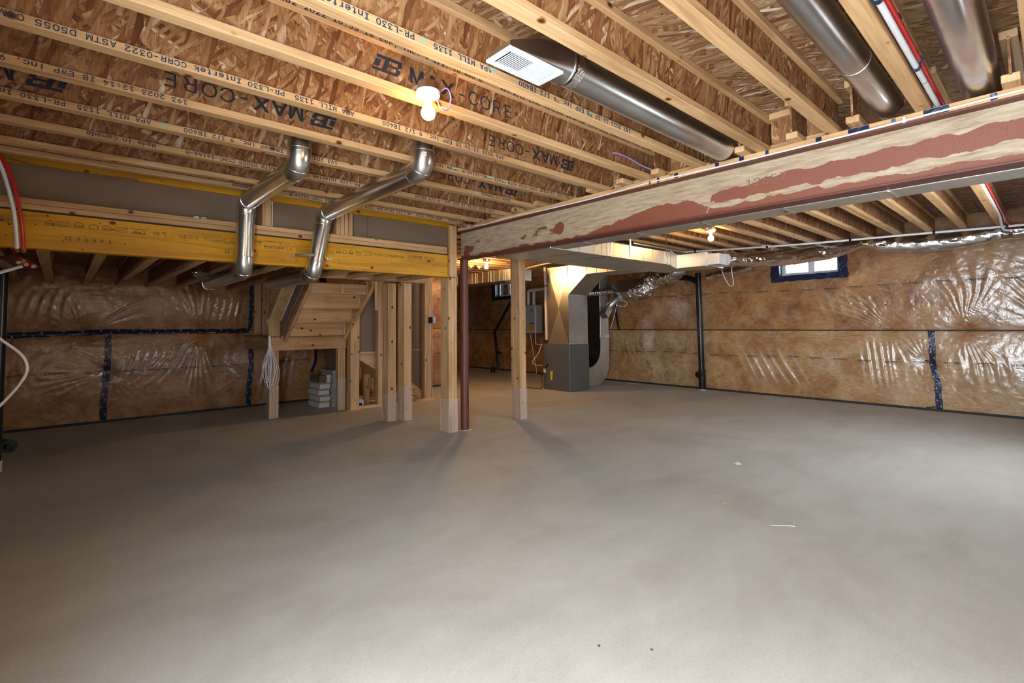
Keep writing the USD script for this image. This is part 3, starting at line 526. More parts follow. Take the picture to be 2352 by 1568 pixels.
for i, y in enumerate(YJ):
    x1 = 3.318 if clash(y) else 3.385
    ijoist(XL+0.01, x1, y, 'wood I-joist with OSB web, '+near[i], **JT.get(i, {}))
lefts = [(y, y+FT) for y in YJ]
for k, c in enumerate(RY):
    hit = any(a < c+0.034 and c-0.034 < b for a, b in lefts)
    x0 = 3.325 if hit else 3.165
    if c > 4.5: x0 = 3.22
    place = 'nearest the right edge, beside the red pipe' if k == 0 else (f'{ords[k] if k < 20 else "deep"} from the right edge' if k < 9 else f'{k+1}th from the right edge, toward the furnace room')
    ijoist(x0, 8.20, c-0.032, f'I-joist beyond the rusty steel beam, {place}', group=None)
# rim blocking between joist ends on the beam
for a, b in zip(YJ[:-1], YJ[1:]):
    if (a, b) in ((YJ[1], YJ[2]), (YJ[3], YJ[4]), (YJ[6], YJ[7]), (YJ[7], YJ[8]), (YJ[0], YJ[1])): continue
    cuts = sorted((r-0.034, r+0.034) for r in RY if a+FT-0.03 < r < b+0.03); lo = a+FT+0.002
    segs = []
    for c0, c1 in cuts+[(b-0.002, b)]:
        if c0-lo > 0.05: segs.append((lo, c0))
        lo = max(lo, c1)
    for n, (lo, hi) in enumerate(segs):
        bk = BK = globals().get('BK', -1)+1
        t = thing('rim_block', f'short OSB rim block on the beam, {ords[bk] or "first"} from the right', 'blocking')
        part(t, 'web', MB().box(3.335, 3.345, lo, hi, ZJ+FH-0.004, ZD-FH+0.004), OSBY); part(t, 'bottom_flange', MB().box(3.308, 3.372, lo, hi, ZJ, ZJ+FH, 0.002), WY); part(t, 'top_flange', MB().box(3.308, 3.372, lo, hi, ZD-FH, ZD, 0.002), WY)

# ------------------------------------------------------------------ steel beam and what lies along it
BX0, BX1, BY1 = 3.262, 3.388, 4.50
t = thing('steel_beam', 'rusty red steel I-beam with cream overspray, crossing the room under the joists', 'beam')
part(t, 'bottom_flange', MB().box(BX0, BX1, YR, BY1, 1.885, 1.897, 0.002), REDP); part(t, 'top_flange', MB().box(BX0, BX1, YR, BY1, 2.188, 2.2, 0.002), REDP)
gy, gz = np.arange(YR, BY1+0.001, 0.01), np.linspace(1.897, 2.188, 59); Yg, Zg = np.meshgrid(gy, gz, indexing='ij'); tt = 1-(Zg-1.897)/0.291
ky = [YR, 0.07, 0.77, 1.12, 1.39, 1.535, 1.60, 1.66, 2.05, 2.45, 2.75, 3.2, 3.5, 4.5]
ky1 = [YR, 0.07, 0.77, 1.12, 1.39, 1.535, 1.585, 1.60, 1.68, 1.76, 2.05, 2.45, 2.75, 3.2, 3.5, 4.5]
c1 = np.interp(Yg, ky1, [.28, .29, .32, .34, .44, .46, .50, .80, .66, .50, .50, .74, .93, .93, .88, .92])       # foot of the upper cream coat
c2 = np.interp(Yg, ky, [.58, .60, .70, .67, .72, .72, .66, 1.2, 1.2, 1.2, 1.2, 1.2, 1.2, 1.2])       # second cream stripe from here ...
c3 = np.interp(Yg, ky, [.84, .85, .81, .79, .82, .82, .80, 1.2, 1.2, 1.2, 1.2, 1.2, 1.2, 1.2])       # ... to here
wob = 0.16*(meshkit.fbm(np.stack([Yg*14, Zg*12, Zg*0], -1), 5)-0.5)
up = np.clip((c1-tt+wob)/0.10+0.5, 0, 1); st = np.clip(np.minimum(tt-c2+wob, c3-tt+wob)/0.08+0.5, 0, 1)
rust = np.clip((meshkit.fbm(np.stack([Yg*5, Zg*9, Zg*0+4], -1), 4)-0.60)*6, 0, 1)*np.clip((Yg-2.4)*2, 0, 1)
cream = np.clip(np.maximum(up, st)-0.7*rust*(tt > 0.35), 0, 1)
n1, n2 = Yg.shape; i, j = np.meshgrid(np.arange(n1-1), np.arange(n2-1), indexing='ij'); k = (i*n2+j).ravel()
V = np.stack([np.full_like(Yg, 3.321), Yg, Zg], -1).reshape(-1, 3); Fq = np.c_[k, k+1, k+n2+1, k+n2]
V = np.vstack([V, V+[0.008, 0, 0]]); Fq = np.vstack([Fq, Fq[:, ::-1]+n1*n2])
wp = part(t, 'web', (V, Fq), M['beam_web_paint'])
UsdGeom.PrimvarsAPI(wp).CreatePrimvar('cream', Sdf.ValueTypeNames.FloatArray, 'vertex').Set(Vt.FloatArray.FromNumpy(np.tile(cream.ravel(), 2).astype(np.float32)))
mb = MB(); lettering(mb, '12657', (3.3205, 1.36, 2.045), (0, -1, 0), (0, 0, 1), 0.05, 0.052); part(t, 'chalk_number', mb, CHALKG, 'faint grey chalked number')
t = thing('sill_plate', 'flat wooden sill plate lying along the top of the rusty steel beam', 'plank')
part(t, 'plank', MB().box(BX0-0.004, BX1+0.004, YR, BY1-0.02, 2.2005, ZJ-0.0005, 0.002), WY)
mb = MB(); r = random.Random(4); y = 0.15
while y < 2.2:
    w = r.choice((0.02, 0.025, 0.03, 0.10)); mb = MB().box(BX0-0.0055, BX0-0.004, y, y+w, 2.202, 2.236); part(t, 'tape_tab', mb, NAVY); y += r.uniform(0.10, 0.34)
t = thing('electrical_cable', 'white cable stapled along the sill plate on the steel beam', 'cable')
cp = curve([(3.25, -0.5, 2.212), (3.25, 0.06, 2.214), (3.25, 0.647, 2.205), (3.25, 1.353, 2.203), (3.25, 1.996, 2.214), (3.25, 2.55, 2.200), (3.25, 3.13, 2.203), (3.25, 3.6, 2.215), (3.25, 3.98, 2.205), (3.25, 4.3, 2.235)], 90)
part(t, 'sheath', MB().tube(cp, 0.0055, 8), WPLAS, smooth=True)
for q in (0.50, 2.02): part(t, 'staple', MB().box(3.243, 3.262, q-0.006, q+0.006, 2.195, 2.225), GALV)
mb = MB(); PFm = lambda u, v: (3.17+0.07*u, 4.16+0.22*v, 2.236-0.0*v)
g = np.linspace(0, 1, 9); U, Vv = np.meshgrid(g, g, indexing='ij'); Z = 2.215+0.03*meshkit.noise(np.stack([U*4, Vv*6, U*0], -1))
mb.add(np.stack([3.10+0.15*U, 4.12+0.22*Vv, Z], -1).reshape(-1, 3), [[a*9+b, a*9+b+1, a*9+b+10, a*9+b+9] for a in range(8) for b in range(8)])
s = part(None, 'plastic_scrap', mb, FOILT, smooth=True); tagp(s, 'crumpled shiny scrap caught at the far end of the steel beam', 'plastic scrap')

def steel_column(x, y, z1, label):
    t = thing('steel_column', label, 'column')
    part(t, 'shaft', MB().tube([(x, y, 0.008), (x, y, z1-0.008)], 0.0455, 32), REDP, smooth=40)
    part(t, 'base_plate', MB().box(x-0.05, x+0.055, y-0.05, y+0.06, 0.0, 0.008), DUST); part(t, 'cap_plate', MB().box(x-0.05, x+0.05, y-0.05, y+0.02, z1-0.008, z1), REDP)
steel_column(3.325, 4.452, 1.885, 'round dark red steel column under the end of the rusty beam')

def post(x0, x1, y0, y1, z1, label, plies='x', n=3, cat='post', dust=0.35, z0=0.0):
    t = thing('wood_post', label, cat)
    for i in range(n):
        a, b = i/n, (i+1)/n; e = random.uniform(-0.0025, 0.0025)
        if plies == 'x': m = MB().box(x0+(x1-x0)*a+0.0012, x0+(x1-x0)*b-0.0012, y0+e*1.6, y1+e, z0, z1, 0.004)
        else: m = MB().box(x0+e*1.6, x1+e, y0+(y1-y0)*a+0.0012, y0+(y1-y0)*b-0.0012, z0, z1, 0.004)
        part(t, 'ply', m, WZ)
    return t
material('clear_wrap', {'t': ('transparent_bsdf', {}), 'p': ('principled_bsdf', dict(base_color=(0.75, 0.72, 0.72), roughness=0.18)), 'm': ('mix_closure', dict(fac=0.13))}, [('t.BSDF', 'm.closure1'), ('p.BSDF', 'm.closure2')], 'm.closure')
def wrap(t, x0, x1, y0, y1, h):
    e = 0.004; m = MB()
    for q in ((x0-e, x1+e, y0-e, y0-e+0.0006), (x0-e, x0-e+0.0006, y0-e, y1+e), (x1+e-0.0006, x1+e, y0-e, y1+e), (x0-e, x1+e, y1+e-0.0006, y1+e)): m.box(*q, 0.001, h)
    part(t, 'clear_wrap', m, M['clear_wrap'], 'clear plastic wrapped round the foot')
p3 = post(3.095, 3.208, 4.43, 4.585, 1.676, 'built-up wooden post beside the red steel column, under the yellow beam end')
mb = MB(); mb.box(3.112, 3.124, 4.427, 4.431, 0.0, 0.10).box(3.108, 3.118, 4.427, 4.431, 0.09, 0.16).box(3.104, 3.109, 4.427, 4.431, 0.15, 0.20); part(p3, 'scorch_mark', mb, RUBBER, 'black paint mark at the foot')
wrap(p3, 3.095, 3.208, 4.43, 4.585, 0.36)
p4 = post(4.155, 4.262, 4.44, 4.60, 2.238, 'lone wooden post right of the red column, with scribbles on its face', 'y', 3)
wrap(p4, 4.155, 4.262, 4.44, 4.60, 0.38)
mb = MB(); r = random.Random(9)
for zc, w in ((1.53, .03), (1.36, .02), (1.20, .02), (1.17, .03), (1.14, .025), (1.10, .02), (1.05, .03), (1.01, .015), (1.66, .025)):
    x = 4.195+r.uniform(0, 0.02)
    for _ in range(3): q = r.uniform(-0.012, 0.012); mb.obox((x+q, 4.4385, zc+r.uniform(-.012, .012)), (x+q+w*r.uniform(.3, 1), 4.4385, zc+r.uniform(-.02, .02)), 0.0025, 0.001, (0, 1, 0))
part(p4, 'pencil_scribble', mb, INK)

# ------------------------------------------------------------------ yellow beams and the knee wall between them
LX0, LX1, LY = XL+0.005, 3.21, 4.43
t = thing('lvl_beam', 'wide yellow engineered beam carrying the lowered landing, printed with grading marks', 'beam')
for k in range(2): part(t, 'ply', MB().box(LX0, LX1, LY+0.0445*k, LY+0.0445*k+0.044, 1.677, 1.915, 0.002), LVLM)
def letter_part(o, runs, mat, h, pitch, flip, bold=False, name='lettering'):
    for st, x, z in runs:
        x0 = x
        for wd in st.split(' '):
            if wd:
                mb = MB(); lettering(mb, wd, (x0, LY, z), (-1, 0, 0) if flip else (1, 0, 0), (0, 0, -1) if flip else (0, 0, 1), h, pitch, bold); part(o, name, mb, mat)
            x0 += (-1 if flip else 1)*pitch*(len(wd)+1)
yy = LY-0.0006
letter_part(t, [('LVL 3000Fb - 1.8E', 0.86, 1.860), ('.8E', -0.235, 1.862)], FADED, 0.026, 0.0225, True)
letter_part(t, [('WestFraser', 1.03, 1.846)], FADED, 0.026, 0.0165, True, True)
letter_part(t, [('F R K W A 21', 0.245, 1.772), ('F R K W A 21', 1.19, 1.772)], FADED, 0.026, 0.0205, True, True)
letter_part(t, [('WestFraser', 1.235, 1.815)], FADED, 0.026, 0.0165, False, True); letter_part(t, [('LVL 3000Fb - 1.8E', 1.41, 1.808)], FADED, 0.028, 0.0195, False)
letter_part(t, [('1.8E', 2.13, 1.838), ('3000Fb LVL', 2.21, 1.838)], INK, 0.022, 0.019, False); letter_part(t, [('WestFraser', 2.40, 1.836)], FADED, 0.024, 0.016, False, True)
letter_part(t, [('PL', 1.86, 1.755), ('LVL STACK', 1.86, 1.728)], INK, 0.014, 0.014, False, name='handwriting')
def bars(x, z, w=0.07, rows=4, gap=0.011, mat=FADED, par=t):
    mb = MB()
    for k in range(rows): mb.box(x, x+w, yy, yy+0.0006, z-k*gap, z-k*gap+0.003)
    part(par, 'print_bars', mb, mat)
def house(x, z, w=0.05, full=True, inv=False, mat=FADED, par=t):
    mb = MB(); s_ = -1 if inv else 1
    def q(a, b, c, d): mb.add([(x+a, yy, z+s_*b), (x+c, yy, z+s_*b), (x+c, yy, z+s_*d), (x+a, yy, z+s_*d)], [[0, 1, 2, 3]])
    q(0, -0.016, w, -0.012); q(0, -0.016, 0.005, 0.004); q(w-0.005, -0.016, w, 0.004)
    mb.add([(x-0.003, yy, z+s_*0.003), (x+w/2, yy, z+s_*0.018), (x+w+0.003, yy, z+s_*0.003), (x+w+0.003, yy, z+s_*0.007), (x+w/2, yy, z+s_*0.022), (x-0.003, yy, z+s_*0.007)], [[0, 1, 4, 5], [1, 2, 3, 4]])
    if full:
        for k in range(3): q(0.010+k*0.011, -0.009, 0.017+k*0.011, 0.002)
    part(par, 'print_icon', mb, mat)
house(-0.095, 1.85, 0.045); bars(-0.045, 1.868, 0.075); house(0.045, 1.855); house(0.122, 1.853, 0.05, False); house(0.192, 1.852); bars(0.26, 1.866, 0.075); bars(0.345, 1.868, 0.105, 2, 0.033); house(0.37, 1.848, 0.06)
house(1.035, 1.848, 0.045, True, True); bars(0.79, 1.875, 0.13, 1); bars(1.115-0.005, 1.868, 0.055); house(1.175-0.005, 1.85, 0.042, True, True)
bars(1.25, 1.872, 0.20, 1, mat=INK); bars(1.60, 1.868, 0.06, 1, mat=INK)
bars(1.77, 1.845, 0.065, mat=INK); house(1.85, 1.843, 0.04, mat=INK); house(1.91, 1.843, 0.04, False, mat=INK); house(1.97, 1.843, 0.04, mat=INK); bars(2.03, 1.858, 0.065, mat=INK)
bars(2.10, 1.870, 0.10, 2, 0.042, mat=INK); bars(2.59, 1.868, 0.065, mat=INK); house(2.665, 1.855, 0.04, True, True, INK); house(2.72, 1.855, 0.04, True, True, INK); bars(2.785, 1.868, 0.05, 3, mat=INK); bars(2.86, 1.868, 0.065, mat=INK)
r = random.Random(12)
for k in range(34):
    x, z = r.uniform(-0.4, 3.05), r.uniform(1.69, 1.90); rr = r.uniform(0.0035, 0.007); a = np.arange(8)*PI/4
    part(t, 'nail_hole', (np.vstack([np.c_[x+rr*np.cos(a), 0*a+yy+0.0002, z+rr*0.8*np.sin(a)], [[x, yy+0.0002, z]]]), [[j, (j+1) % 8, 8] for j in range(8)]), RUBBER)
s = part(None, 'sill_gasket', MB().box(LX0, 3.088, LY-0.002, LY+0.09, 1.9155, 1.9255), RUBBER); tagp(s, 'thin black foam gasket along the top of the lower yellow beam', 'gasket')
for k, nm in enumerate(('lower', 'upper')):
    s = part(None, 'wall_plate', MB().box(LX0, 3.088, LY+0.006*k, LY+0.089, 1.9265+0.0390*k, 1.9640+0.0390*k, 0.0035), WX); tagp(s, f'{nm} of two long wooden plates stacked on the printed yellow beam', 'plank')
t = thing('drywall_panel', 'grey brown drywall backing between the two yellow beams', 'drywall')
for a, b in ((LX0, 1.30), (1.303, 2.20), (2.203, 3.20)): part(t, 'panel', MB().box(a, b, 4.524, 4.537, 1.93, 2.47), PAPER)
for x0, x1, lab in ((1.222, 1.288, 'single stud between the yellow beams beside a white strip'), (1.855, 1.891, 'leftmost of four studs ganged behind the right drop duct'), (1.894, 1.930, 'second of four studs ganged behind the right drop duct'), (1.934, 1.970, 'third of four studs ganged behind the right drop duct'), (1.974, 2.010, 'rightmost of four studs ganged behind the right drop duct')):
    s = part(None, 'wall_stud', MB().box(x0, x1, 4.438, 4.522, 2.0045, 2.234, 0.002), WZ); tagp(s, lab, 'stud')
t = thing('marked_strip', 'white printed strip standing beside the single stud between the yellow beams', 'strip')
part(t, 'strip', MB().box(1.290, 1.322, 4.505, 4.523, 2.0045, 2.234), WHITE); part(t, 'print', MB().box(1.303, 1.312, 4.5042, 4.505, 2.03, 2.20), GREY)
for x, w in ((0.735, 'left'), (0.785, 'right')): s = part(None, 'plastic_clip', MB().box(x, x+0.035, 4.45, 4.48, 2.0035, 2.016, 0.003), WPLAS); tagp(s, f'{w} of two small white clips on the double plate', 'clip')
s = part(None, 'wall_stud', MB().box(3.092, 3.182, 4.390, 4.428, 1.677, 2.239, 0.003), WZ); tagp(s, 'tall stud lapping the right ends of both yellow beams', 'stud')
s = part(None, 'lvl_beam', MB().box(LX0, 3.21, 4.50, 4.59, 2.2365, 2.48, 0.002), LVLM); tagp(s, 'upper yellow engineered beam at joist level above the brown panel', 'beam')

# ------------------------------------------------------------------ lowered landing behind the yellow beam
GROUP_L = None
for k in range(12):
    x = -0.445+0.305*k+(0.05 if k == 0 else 0); y1 = 7.78 if x < 1.8 else 5.24
    if x > 3.0: continue
    t = thing('i_joist', f'dim joist under the lowered landing, {ords[k] or "first"} from the left wall'.replace(', ', ', ') if k < 8 else f'short joist over the stairs, {ords[k-8] or "first"} past the landing corner', 'joist')
    part(t, 'bottom_flange', MB().box(x, x+FT, 4.522, y1, 1.677, 1.715, 0.002), WY); part(t, 'web', MB().box(x+0.027, x+0.037, 4.522, y1, 1.71, 1.885), OSBY); part(t, 'top_flange', MB().box(x, x+FT, 4.522, y1, 1.88, 1.917), WY)
t = thing('landing_deck', 'OSB underside of the lowered landing floor behind the printed yellow beam', 'floor deck')
for a, b in ((LX0, 0.80), (0.803, 1.96)): part(t, 'panel', MB().box(a, b, 4.54, 7.78, 1.918, 1.925), OSBD)
part(t, 'panel', MB().box(1.963, 3.3, 4.54, 5.42, 1.918, 1.925), OSBD)
for k in range(2): s = part(None, 'header', MB().box(1.90, 3.36, 5.245+0.041*k, 5.284+0.041*k, 1.678, 1.915, 0.003), WX); tagp(s, f'{"front" if k == 0 else "rear"} board of the doubled header over the stair posts', 'beam')
q = post(2.941, 3.053, 5.48, 5.625, 1.677, 'left one of two close posts right of the stairs', 'y', 3); wrap(q, 2.941, 3.053, 5.48, 5.625, 0.33)
q = post(3.101, 3.206, 5.372, 5.53, 1.677, 'right one of two close posts beside the stairs', 'y', 3); wrap(q, 3.101, 3.206, 5.372, 5.53, 0.42)
s = part(None, 'corner_bead', MB().box(2.700, 2.738, 5.345, 5.36, 1.34, 1.675), WZ); tagp(s, 'short thin batten hanging beside the left close post', 'batten')

# ------------------------------------------------------------------ stairs
t = thing('staircase', 'rough wooden staircase seen from below, dropping from the landing', 'stairs')
SX0, SX1, SY, SZ, RZ, RN = 2.10, 2.90, 6.58, 1.045, 0.172, 0.2245
for k in range(4):
    y = SY-RN*k; z = SZ+RZ*k
    part(t, 'riser', MB().box(SX0+0.035, SX1-0.035, y-0.019, y, z-0.012, min(z+RZ, 1.675), 0.001), WX)
    if k < 3: part(t, 'tread', MB().box(SX0+0.035, SX1-0.035, y-RN-0.02, y-0.02, z+RZ-0.002, z+RZ+0.025), WX)
    for sx in (SX0+0.045, SX1-0.045): part(t, 'wedge', MB().prism([(y-0.03, z-0.005), (y-0.055, z-0.005), (y-0.03, z+RZ*0.9)], 'x', sx-0.009, sx+0.009), WZ)
def stringer(x0, x1, lo, hi, mat=WY): return MB().prism([(SY+0.07, SZ+lo), (SY+0.07, SZ+hi), (SY-0.80, SZ+hi+0.675), (SY-0.80, SZ+lo+0.67)], 'x', x0, x1)
part(t, 'stringer', stringer(SX0, SX0+0.034, -0.085, 0.10), WY); part(t, 'stringer', stringer(SX1-0.034, SX1+0.02, -0.085, 0.27), WY)
part(t, 'drywall_skirt', stringer(2.055, 2.068, -0.03, 0.6), PAPER, 'brown drywall on the outer side'); part(t, 'rail_board', MB().prism([(6.62, 1.235), (6.62, 1.40), (6.02, 1.88), (6.02, 1.715)], 'x', 1.91, 2.05), WY); part(t, 'end_block', MB().box(1.912, 2.052, 6.625, 6.663, 1.041, 1.262, 0.003), WZ)
part(t, 'batten', MB().box(2.52, 2.56, SY-RN*3-0.025, SY-RN*3-0.0195, 1.56, 1.675), WZ)
part(t, 'white_pipe', MB().tube([(2.052, 6.60, 1.235), (2.052, 6.02, 1.70)], 0.007, 8), WPLAS, smooth=True)
t = thing('stair_landing', 'small framed stair landing on wooden legs at the foot of the stairs', 'platform')
part(t, 'front_header', MB().box(1.955, 2.955, 6.70, 6.738, 0.850, 1.018, 0.003), WX); part(t, 'side_header', MB().box(1.955, 1.993, 6.74, 7.86, 0.850, 1.018, 0.003), WY)
part(t, 'deck', MB().box(1.945, 2.955, 6.66, 7.86, 1.020, 1.040), OSBD)
for x0, x1, y0 in ((1.955, 2.065, 6.70), (2.838, 2.945, 6.70)):
    for k in range(3): part(t, 'leg', MB().box(x0+(x1-x0)*k/3+0.001, x0+(x1-x0)*(k+1)/3-0.001, y0, y0+0.09, 0.0, 0.849, 0.003), WZ)
wrap(t, 1.955, 2.065, 6.70, 6.79, 0.40); wrap(t, 2.838, 2.945, 6.70, 6.79, 0.44)
for k, (x0, y0) in enumerate(((2.06, 7.80), (2.16, 7.80), (2.25, 7.72))):
    s = part(None, 'wall_stud', MB().box(x0, x0+0.088, y0, y0+0.038, 1.041, 1.90, 0.002), WZ); tagp(s, f'{("left", "middle", "right")[k]} of three dim studs standing on the stair landing', 'stud')
s = part(None, 'wood_post', MB().box(2.955, 3.085, 6.565, 6.69, 0.0, 1.675, 0.003), WZ); tagp(s, 'broad post at the right foot of the stairs, nailed down its edge', 'post')

# ------------------------------------------------------------------ partition beyond the stair posts
for x0, x1, lab in ((3.385, 3.473, 'partition stud half hidden behind the left close post'), (3.735, 3.823, 'partition stud seen between the two close posts'), (4.165, 4.281, 'weathered partition stud carrying the switch box')):
    s = part(None, 'wall_stud', MB().box(x0, x1, 6.60, 6.69, 0.0385, 2.238, 0.002), WZ); tagp(s, lab, 'stud')
s = part(None, 'bottom_plate', MB().box(3.10, 4.345, 6.60, 6.69, 0.0, 0.038, 0.002), WX); tagp(s, 'wooden bottom plate of the partition lying on the slab', 'plank')
t = thing('drywall_panel', 'brown drywall backing of the stair partition above the slanted stringer', 'drywall')
part(t, 'upper_panel', MB().box(3.10, 4.352, 6.735, 6.748, 0.778, 2.238), PAPER); part(t, 'lower_panel', MB().prism([(3.42, 0.774), (4.352, 0.774), (4.352, 0.0), (4.33, 0.0)], 'y', 6.735, 6.748), PAPER)
part(t, 'joint_edge', MB().box(3.10, 4.352, 6.732, 6.736, 0.773, 0.780), WHITE); part(t, 'end_edge', MB().box(4.352, 4.36, 6.69, 6.75, 0.0, 2.238), WHITE)
s = part(None, 'stair_stringer', MB().prism([(3.10, 0.775), (3.40, 0.775), (4.35, 0.0), (4.15, 0.0), (3.48, 0.47), (3.10, 0.70)], 'y', 6.693, 6.731), WX); part(t, 'side_panel', MB().box(3.086, 3.098, 6.74, 7.80, 0.0, 1.0), PAPER); part(t, 'back_panel', MB().box(3.10, 5.0, 7.815, 7.83, 0.0, 2.2), PAPER); tagp(s, 'slanted stair stringer running down to the slab behind the posts', 'board')  # panel at the side is added to block light and darken the lower risers
for k in range(4): s = part(None, 'stair_riser', MB().box(3.20+0.2*k, 3.22+0.2*k, 6.80, 7.8, 0.56-0.17*k-0.17, 0.56-0.17*k), WY); tagp(s, f'dark back of a lower stair riser, {ords[k] or "first"} from the top', 'board')
s = part(None, 'support_stud', MB().box(3.34, 3.43, 6.95, 6.99, 0.0, 0.44, 0.002), WZ); tagp(s, 'short stub stud propping the lower stairs', 'stud')
s = part(None, 'bottom_plate', MB().box(3.10, 3.9, 7.05, 7.14, 0.0, 0.038), WX); tagp(s, 'second plate on the slab, in the dark under the lower stairs', 'plank')
t = thing('switch_box', 'grey electrical box screwed to the weathered partition stud', 'electrical box')
part(t, 'box', MB().box(4.225, 4.275, 6.53, 6.599, 1.19, 1.285, 0.004), BLACK); part(t, 'cover', MB().box(4.262, 4.318, 6.52, 6.53, 1.185, 1.290, 0.004), HEAT)
t = thing('plastic_casing', 'small white plastic casing with a dark slot, on the slab by the stair post', 'gadget')
part(t, 'shell', MB().lathe([(0.0, 0), (0.075, 0.0), (0.09, 0.02), (0.085, 0.08), (0.05, 0.11), (0.0, 0.115)], (3.20, 6.86, 0.0), sides=18), WHITE, smooth=40); part(t, 'slot', MB().box(3.17, 3.22, 6.768, 6.78, 0.025, 0.055), BLACK)
# tile cartons under the landing
for k in range(4):
    z = 0.0+0.088*k; o = (0.0, 0.012, -0.006, 0.01)[k]
    t = thing('tile_carton', f'white tile carton stacked under the stair landing, {("bottom", "second from bottom", "third from bottom", "topmost closed")[k]}', 'carton', group=None)
    part(t, 'body', MB().box(2.735+o, 2.885+o, 7.10, 7.50, z, z+0.062, 0.003), CARD); part(t, 'patterned_band', MB().box(2.733+o, 2.887+o, 7.098, 7.502, z+0.0625, z+0.087, 0.002), M['patterned_card'])
t = thing('open_carton', 'brown open carton on top of the tile cartons', 'carton'); m = MB()
for a in ((2.735, 2.740, 7.12, 7.46), (2.840, 2.845, 7.12, 7.46), (2.735, 2.845, 7.12, 7.125), (2.735, 2.845, 7.455, 7.46)): m.box(*a, 0.3525, 0.45)
part(t, 'sides', m, CARDB); part(t, 'base', MB().box(2.740, 2.840, 7.125, 7.455, 0.3525, 0.357), CARDB)
t = thing('paper_stack', 'small stack of white paper sheets beside the open carton', 'papers')
for k in range(5): part(t, 'sheet', MB().box(2.847+0.001*k, 2.905-0.001*k, 7.12, 7.40, 0.3525+0.02*k, 0.3715+0.02*k), CARD)
t = thing('upright_carton', 'tall patterned carton leaning beside the stacked tile cartons', 'carton')
part(t, 'body', MB().box(2.910, 2.990, 7.08, 7.50, 0.0, 0.52, 0.004), M['patterned_card'])
# coil of white cable hung on the stair rail
t = thing('cable_coil', 'hank of thin white cable hanging from the stair rail', 'cable'); r = random.Random(21)
for k in range(9):
    L = r.uniform(0.42, 0.56); w = r.uniform(0.03, 0.10); dx = r.uniform(-0.05, 0.05); y0 = 6.665-0.006*k
    z0 = 0.93
    part(t, 'loop', MB().tube(curve([(1.935+dx*0.1, y0, z0), (1.935+dx-w*0.7, y0, z0-L*0.55), (1.935+dx-w*0.3, y0, z0-L*0.95), (1.935+dx+w*0.3, y0, z0-L), (1.935+dx+w*0.95, y0, z0-L*0.62), (1.935+dx*0.1+0.01, y0, z0)], 36), 0.0032, 6), WPLAS, smooth=True)
part(t, 'tie', MB().tube(curve([(1.93, 6.64, 0.88), (1.93, 6.64, 1.02), (1.92, 6.645, 1.16), (1.905, 6.66, 1.24)], 20), np.linspace(0.019, 0.006, 19), 10), WPLAS, smooth=True)

# ------------------------------------------------------------------ drop ducts
def duct_run(name, label, pts, r, seams=(), mat=DUCT, elbows=(), collar=True):
    t = thing(name, label, 'duct'); P = [np.array(p, float) for p in pts]
    cut = r*1.15
    for i in range(len(P)-1):
        d = P[i+1]-P[i]; L = np.linalg.norm(d); d = d/L
        a = P[i]+d*(cut if i > 0 else 0); b = P[i+1]-d*(cut if i < len(P)-2 else 0)
        part(t, 'pipe_section', MB().tube([a, b], r, 36), mat, smooth=50)
        x, y, _ = rot_to(d); s_ = -y*0.6-x*0.4; part(t, 'lock_seam', MB().obox(a+s_/np.linalg.norm(s_)*r*1.005, b+s_/np.linalg.norm(s_)*r*1.005, 0.006, 0.004, s_), mat)
        if i > 0:
            d0 = P[i]-P[i-1]; d0 = d0/np.linalg.norm(d0); a0 = P[i]-d0*cut
            # four-gore adjustable elbow between the two directions
            n = 4; ctl = [a0-d0*0.035, a0]
            for q in np.linspace(0, 1, n)[1:-1]: ctl.append((1-q)**2*a0+2*q*(1-q)*P[i]+q*q*a)
            ctl += [a, a+d*0.03]
            part(t, 'elbow', MB().tube(ctl, r*1.045, 36, cap=False), mat, smooth=25)
            for c, dd in ((a0-d0*0.035, d0), (ctl[len(ctl)//2], (d+d0)/np.linalg.norm(d+d0)), (a+d*0.03, d)):
                part(t, 'bead', MB().tube([c-dd*0.004, c-dd*0.002, c+dd*0.002, c+dd*0.004], [r*1.045, r*1.075, r*1.075, r*1.045], 36), mat, smooth=60)
    return t
def sticker(t, c, nrm, w=0.026):
    n = np.array(nrm, float); n /= np.linalg.norm(n); x = np.cross([0, 0, 1.0], n); x /= np.linalg.norm(x); y = np.cross(n, x); c = np.array(c, float)
    def q(a0, a1, b0, b1, o): return [c+x*a0+y*b0+n*o, c+x*a1+y*b0+n*o, c+x*a1+y*b1+n*o, c+x*a0+y*b1+n*o]
    part(t, 'sticker', MB().add(q(-w/2, w/2, -w/2, w/2, 0.002), [[0, 1, 2, 3]]), WHITE)
    m = MB()
    for k, (a, b) in enumerate(((0.006, 0.008), (-0.001, 0.001), (-0.008, -0.006))): m.add(q(-w*0.42, -w*0.05, a, b, 0.0025), [[0, 1, 2, 3]])
    for k in range(5): m.add(q(w*(0.08+0.065*k), w*(0.11+0.065*k), -0.008, 0.008, 0.0025), [[0, 1, 2, 3]])
    part(t, 'sticker_print', m, INK)
RD = 0.066
t = duct_run('drop_duct', 'left round metal duct dropping past the printed yellow beam', [(1.045, 3.04, 2.40), (1.035, 3.04, 2.115), (1.07, 4.33, 2.155), (1.06, 4.33, 1.60), (1.10, 5.75, 1.60)], RD)
cd = np.array([-0.45, -0.75, -0.25]); cd /= np.linalg.norm(cd)
nc = np.array([-1.0, -2.6, -0.5]); nc /= np.linalg.norm(nc)
sticker(t, np.array((1.035, 3.04, 2.19))+np.array((-.33, -.94, 0))*RD*1.05, (-.33, -.94, 0)); sticker(t, np.array((1.06, 4.33, 1.665))+np.array((0.05, -1, 0))*RD*1.05, (0.05, -1, 0))
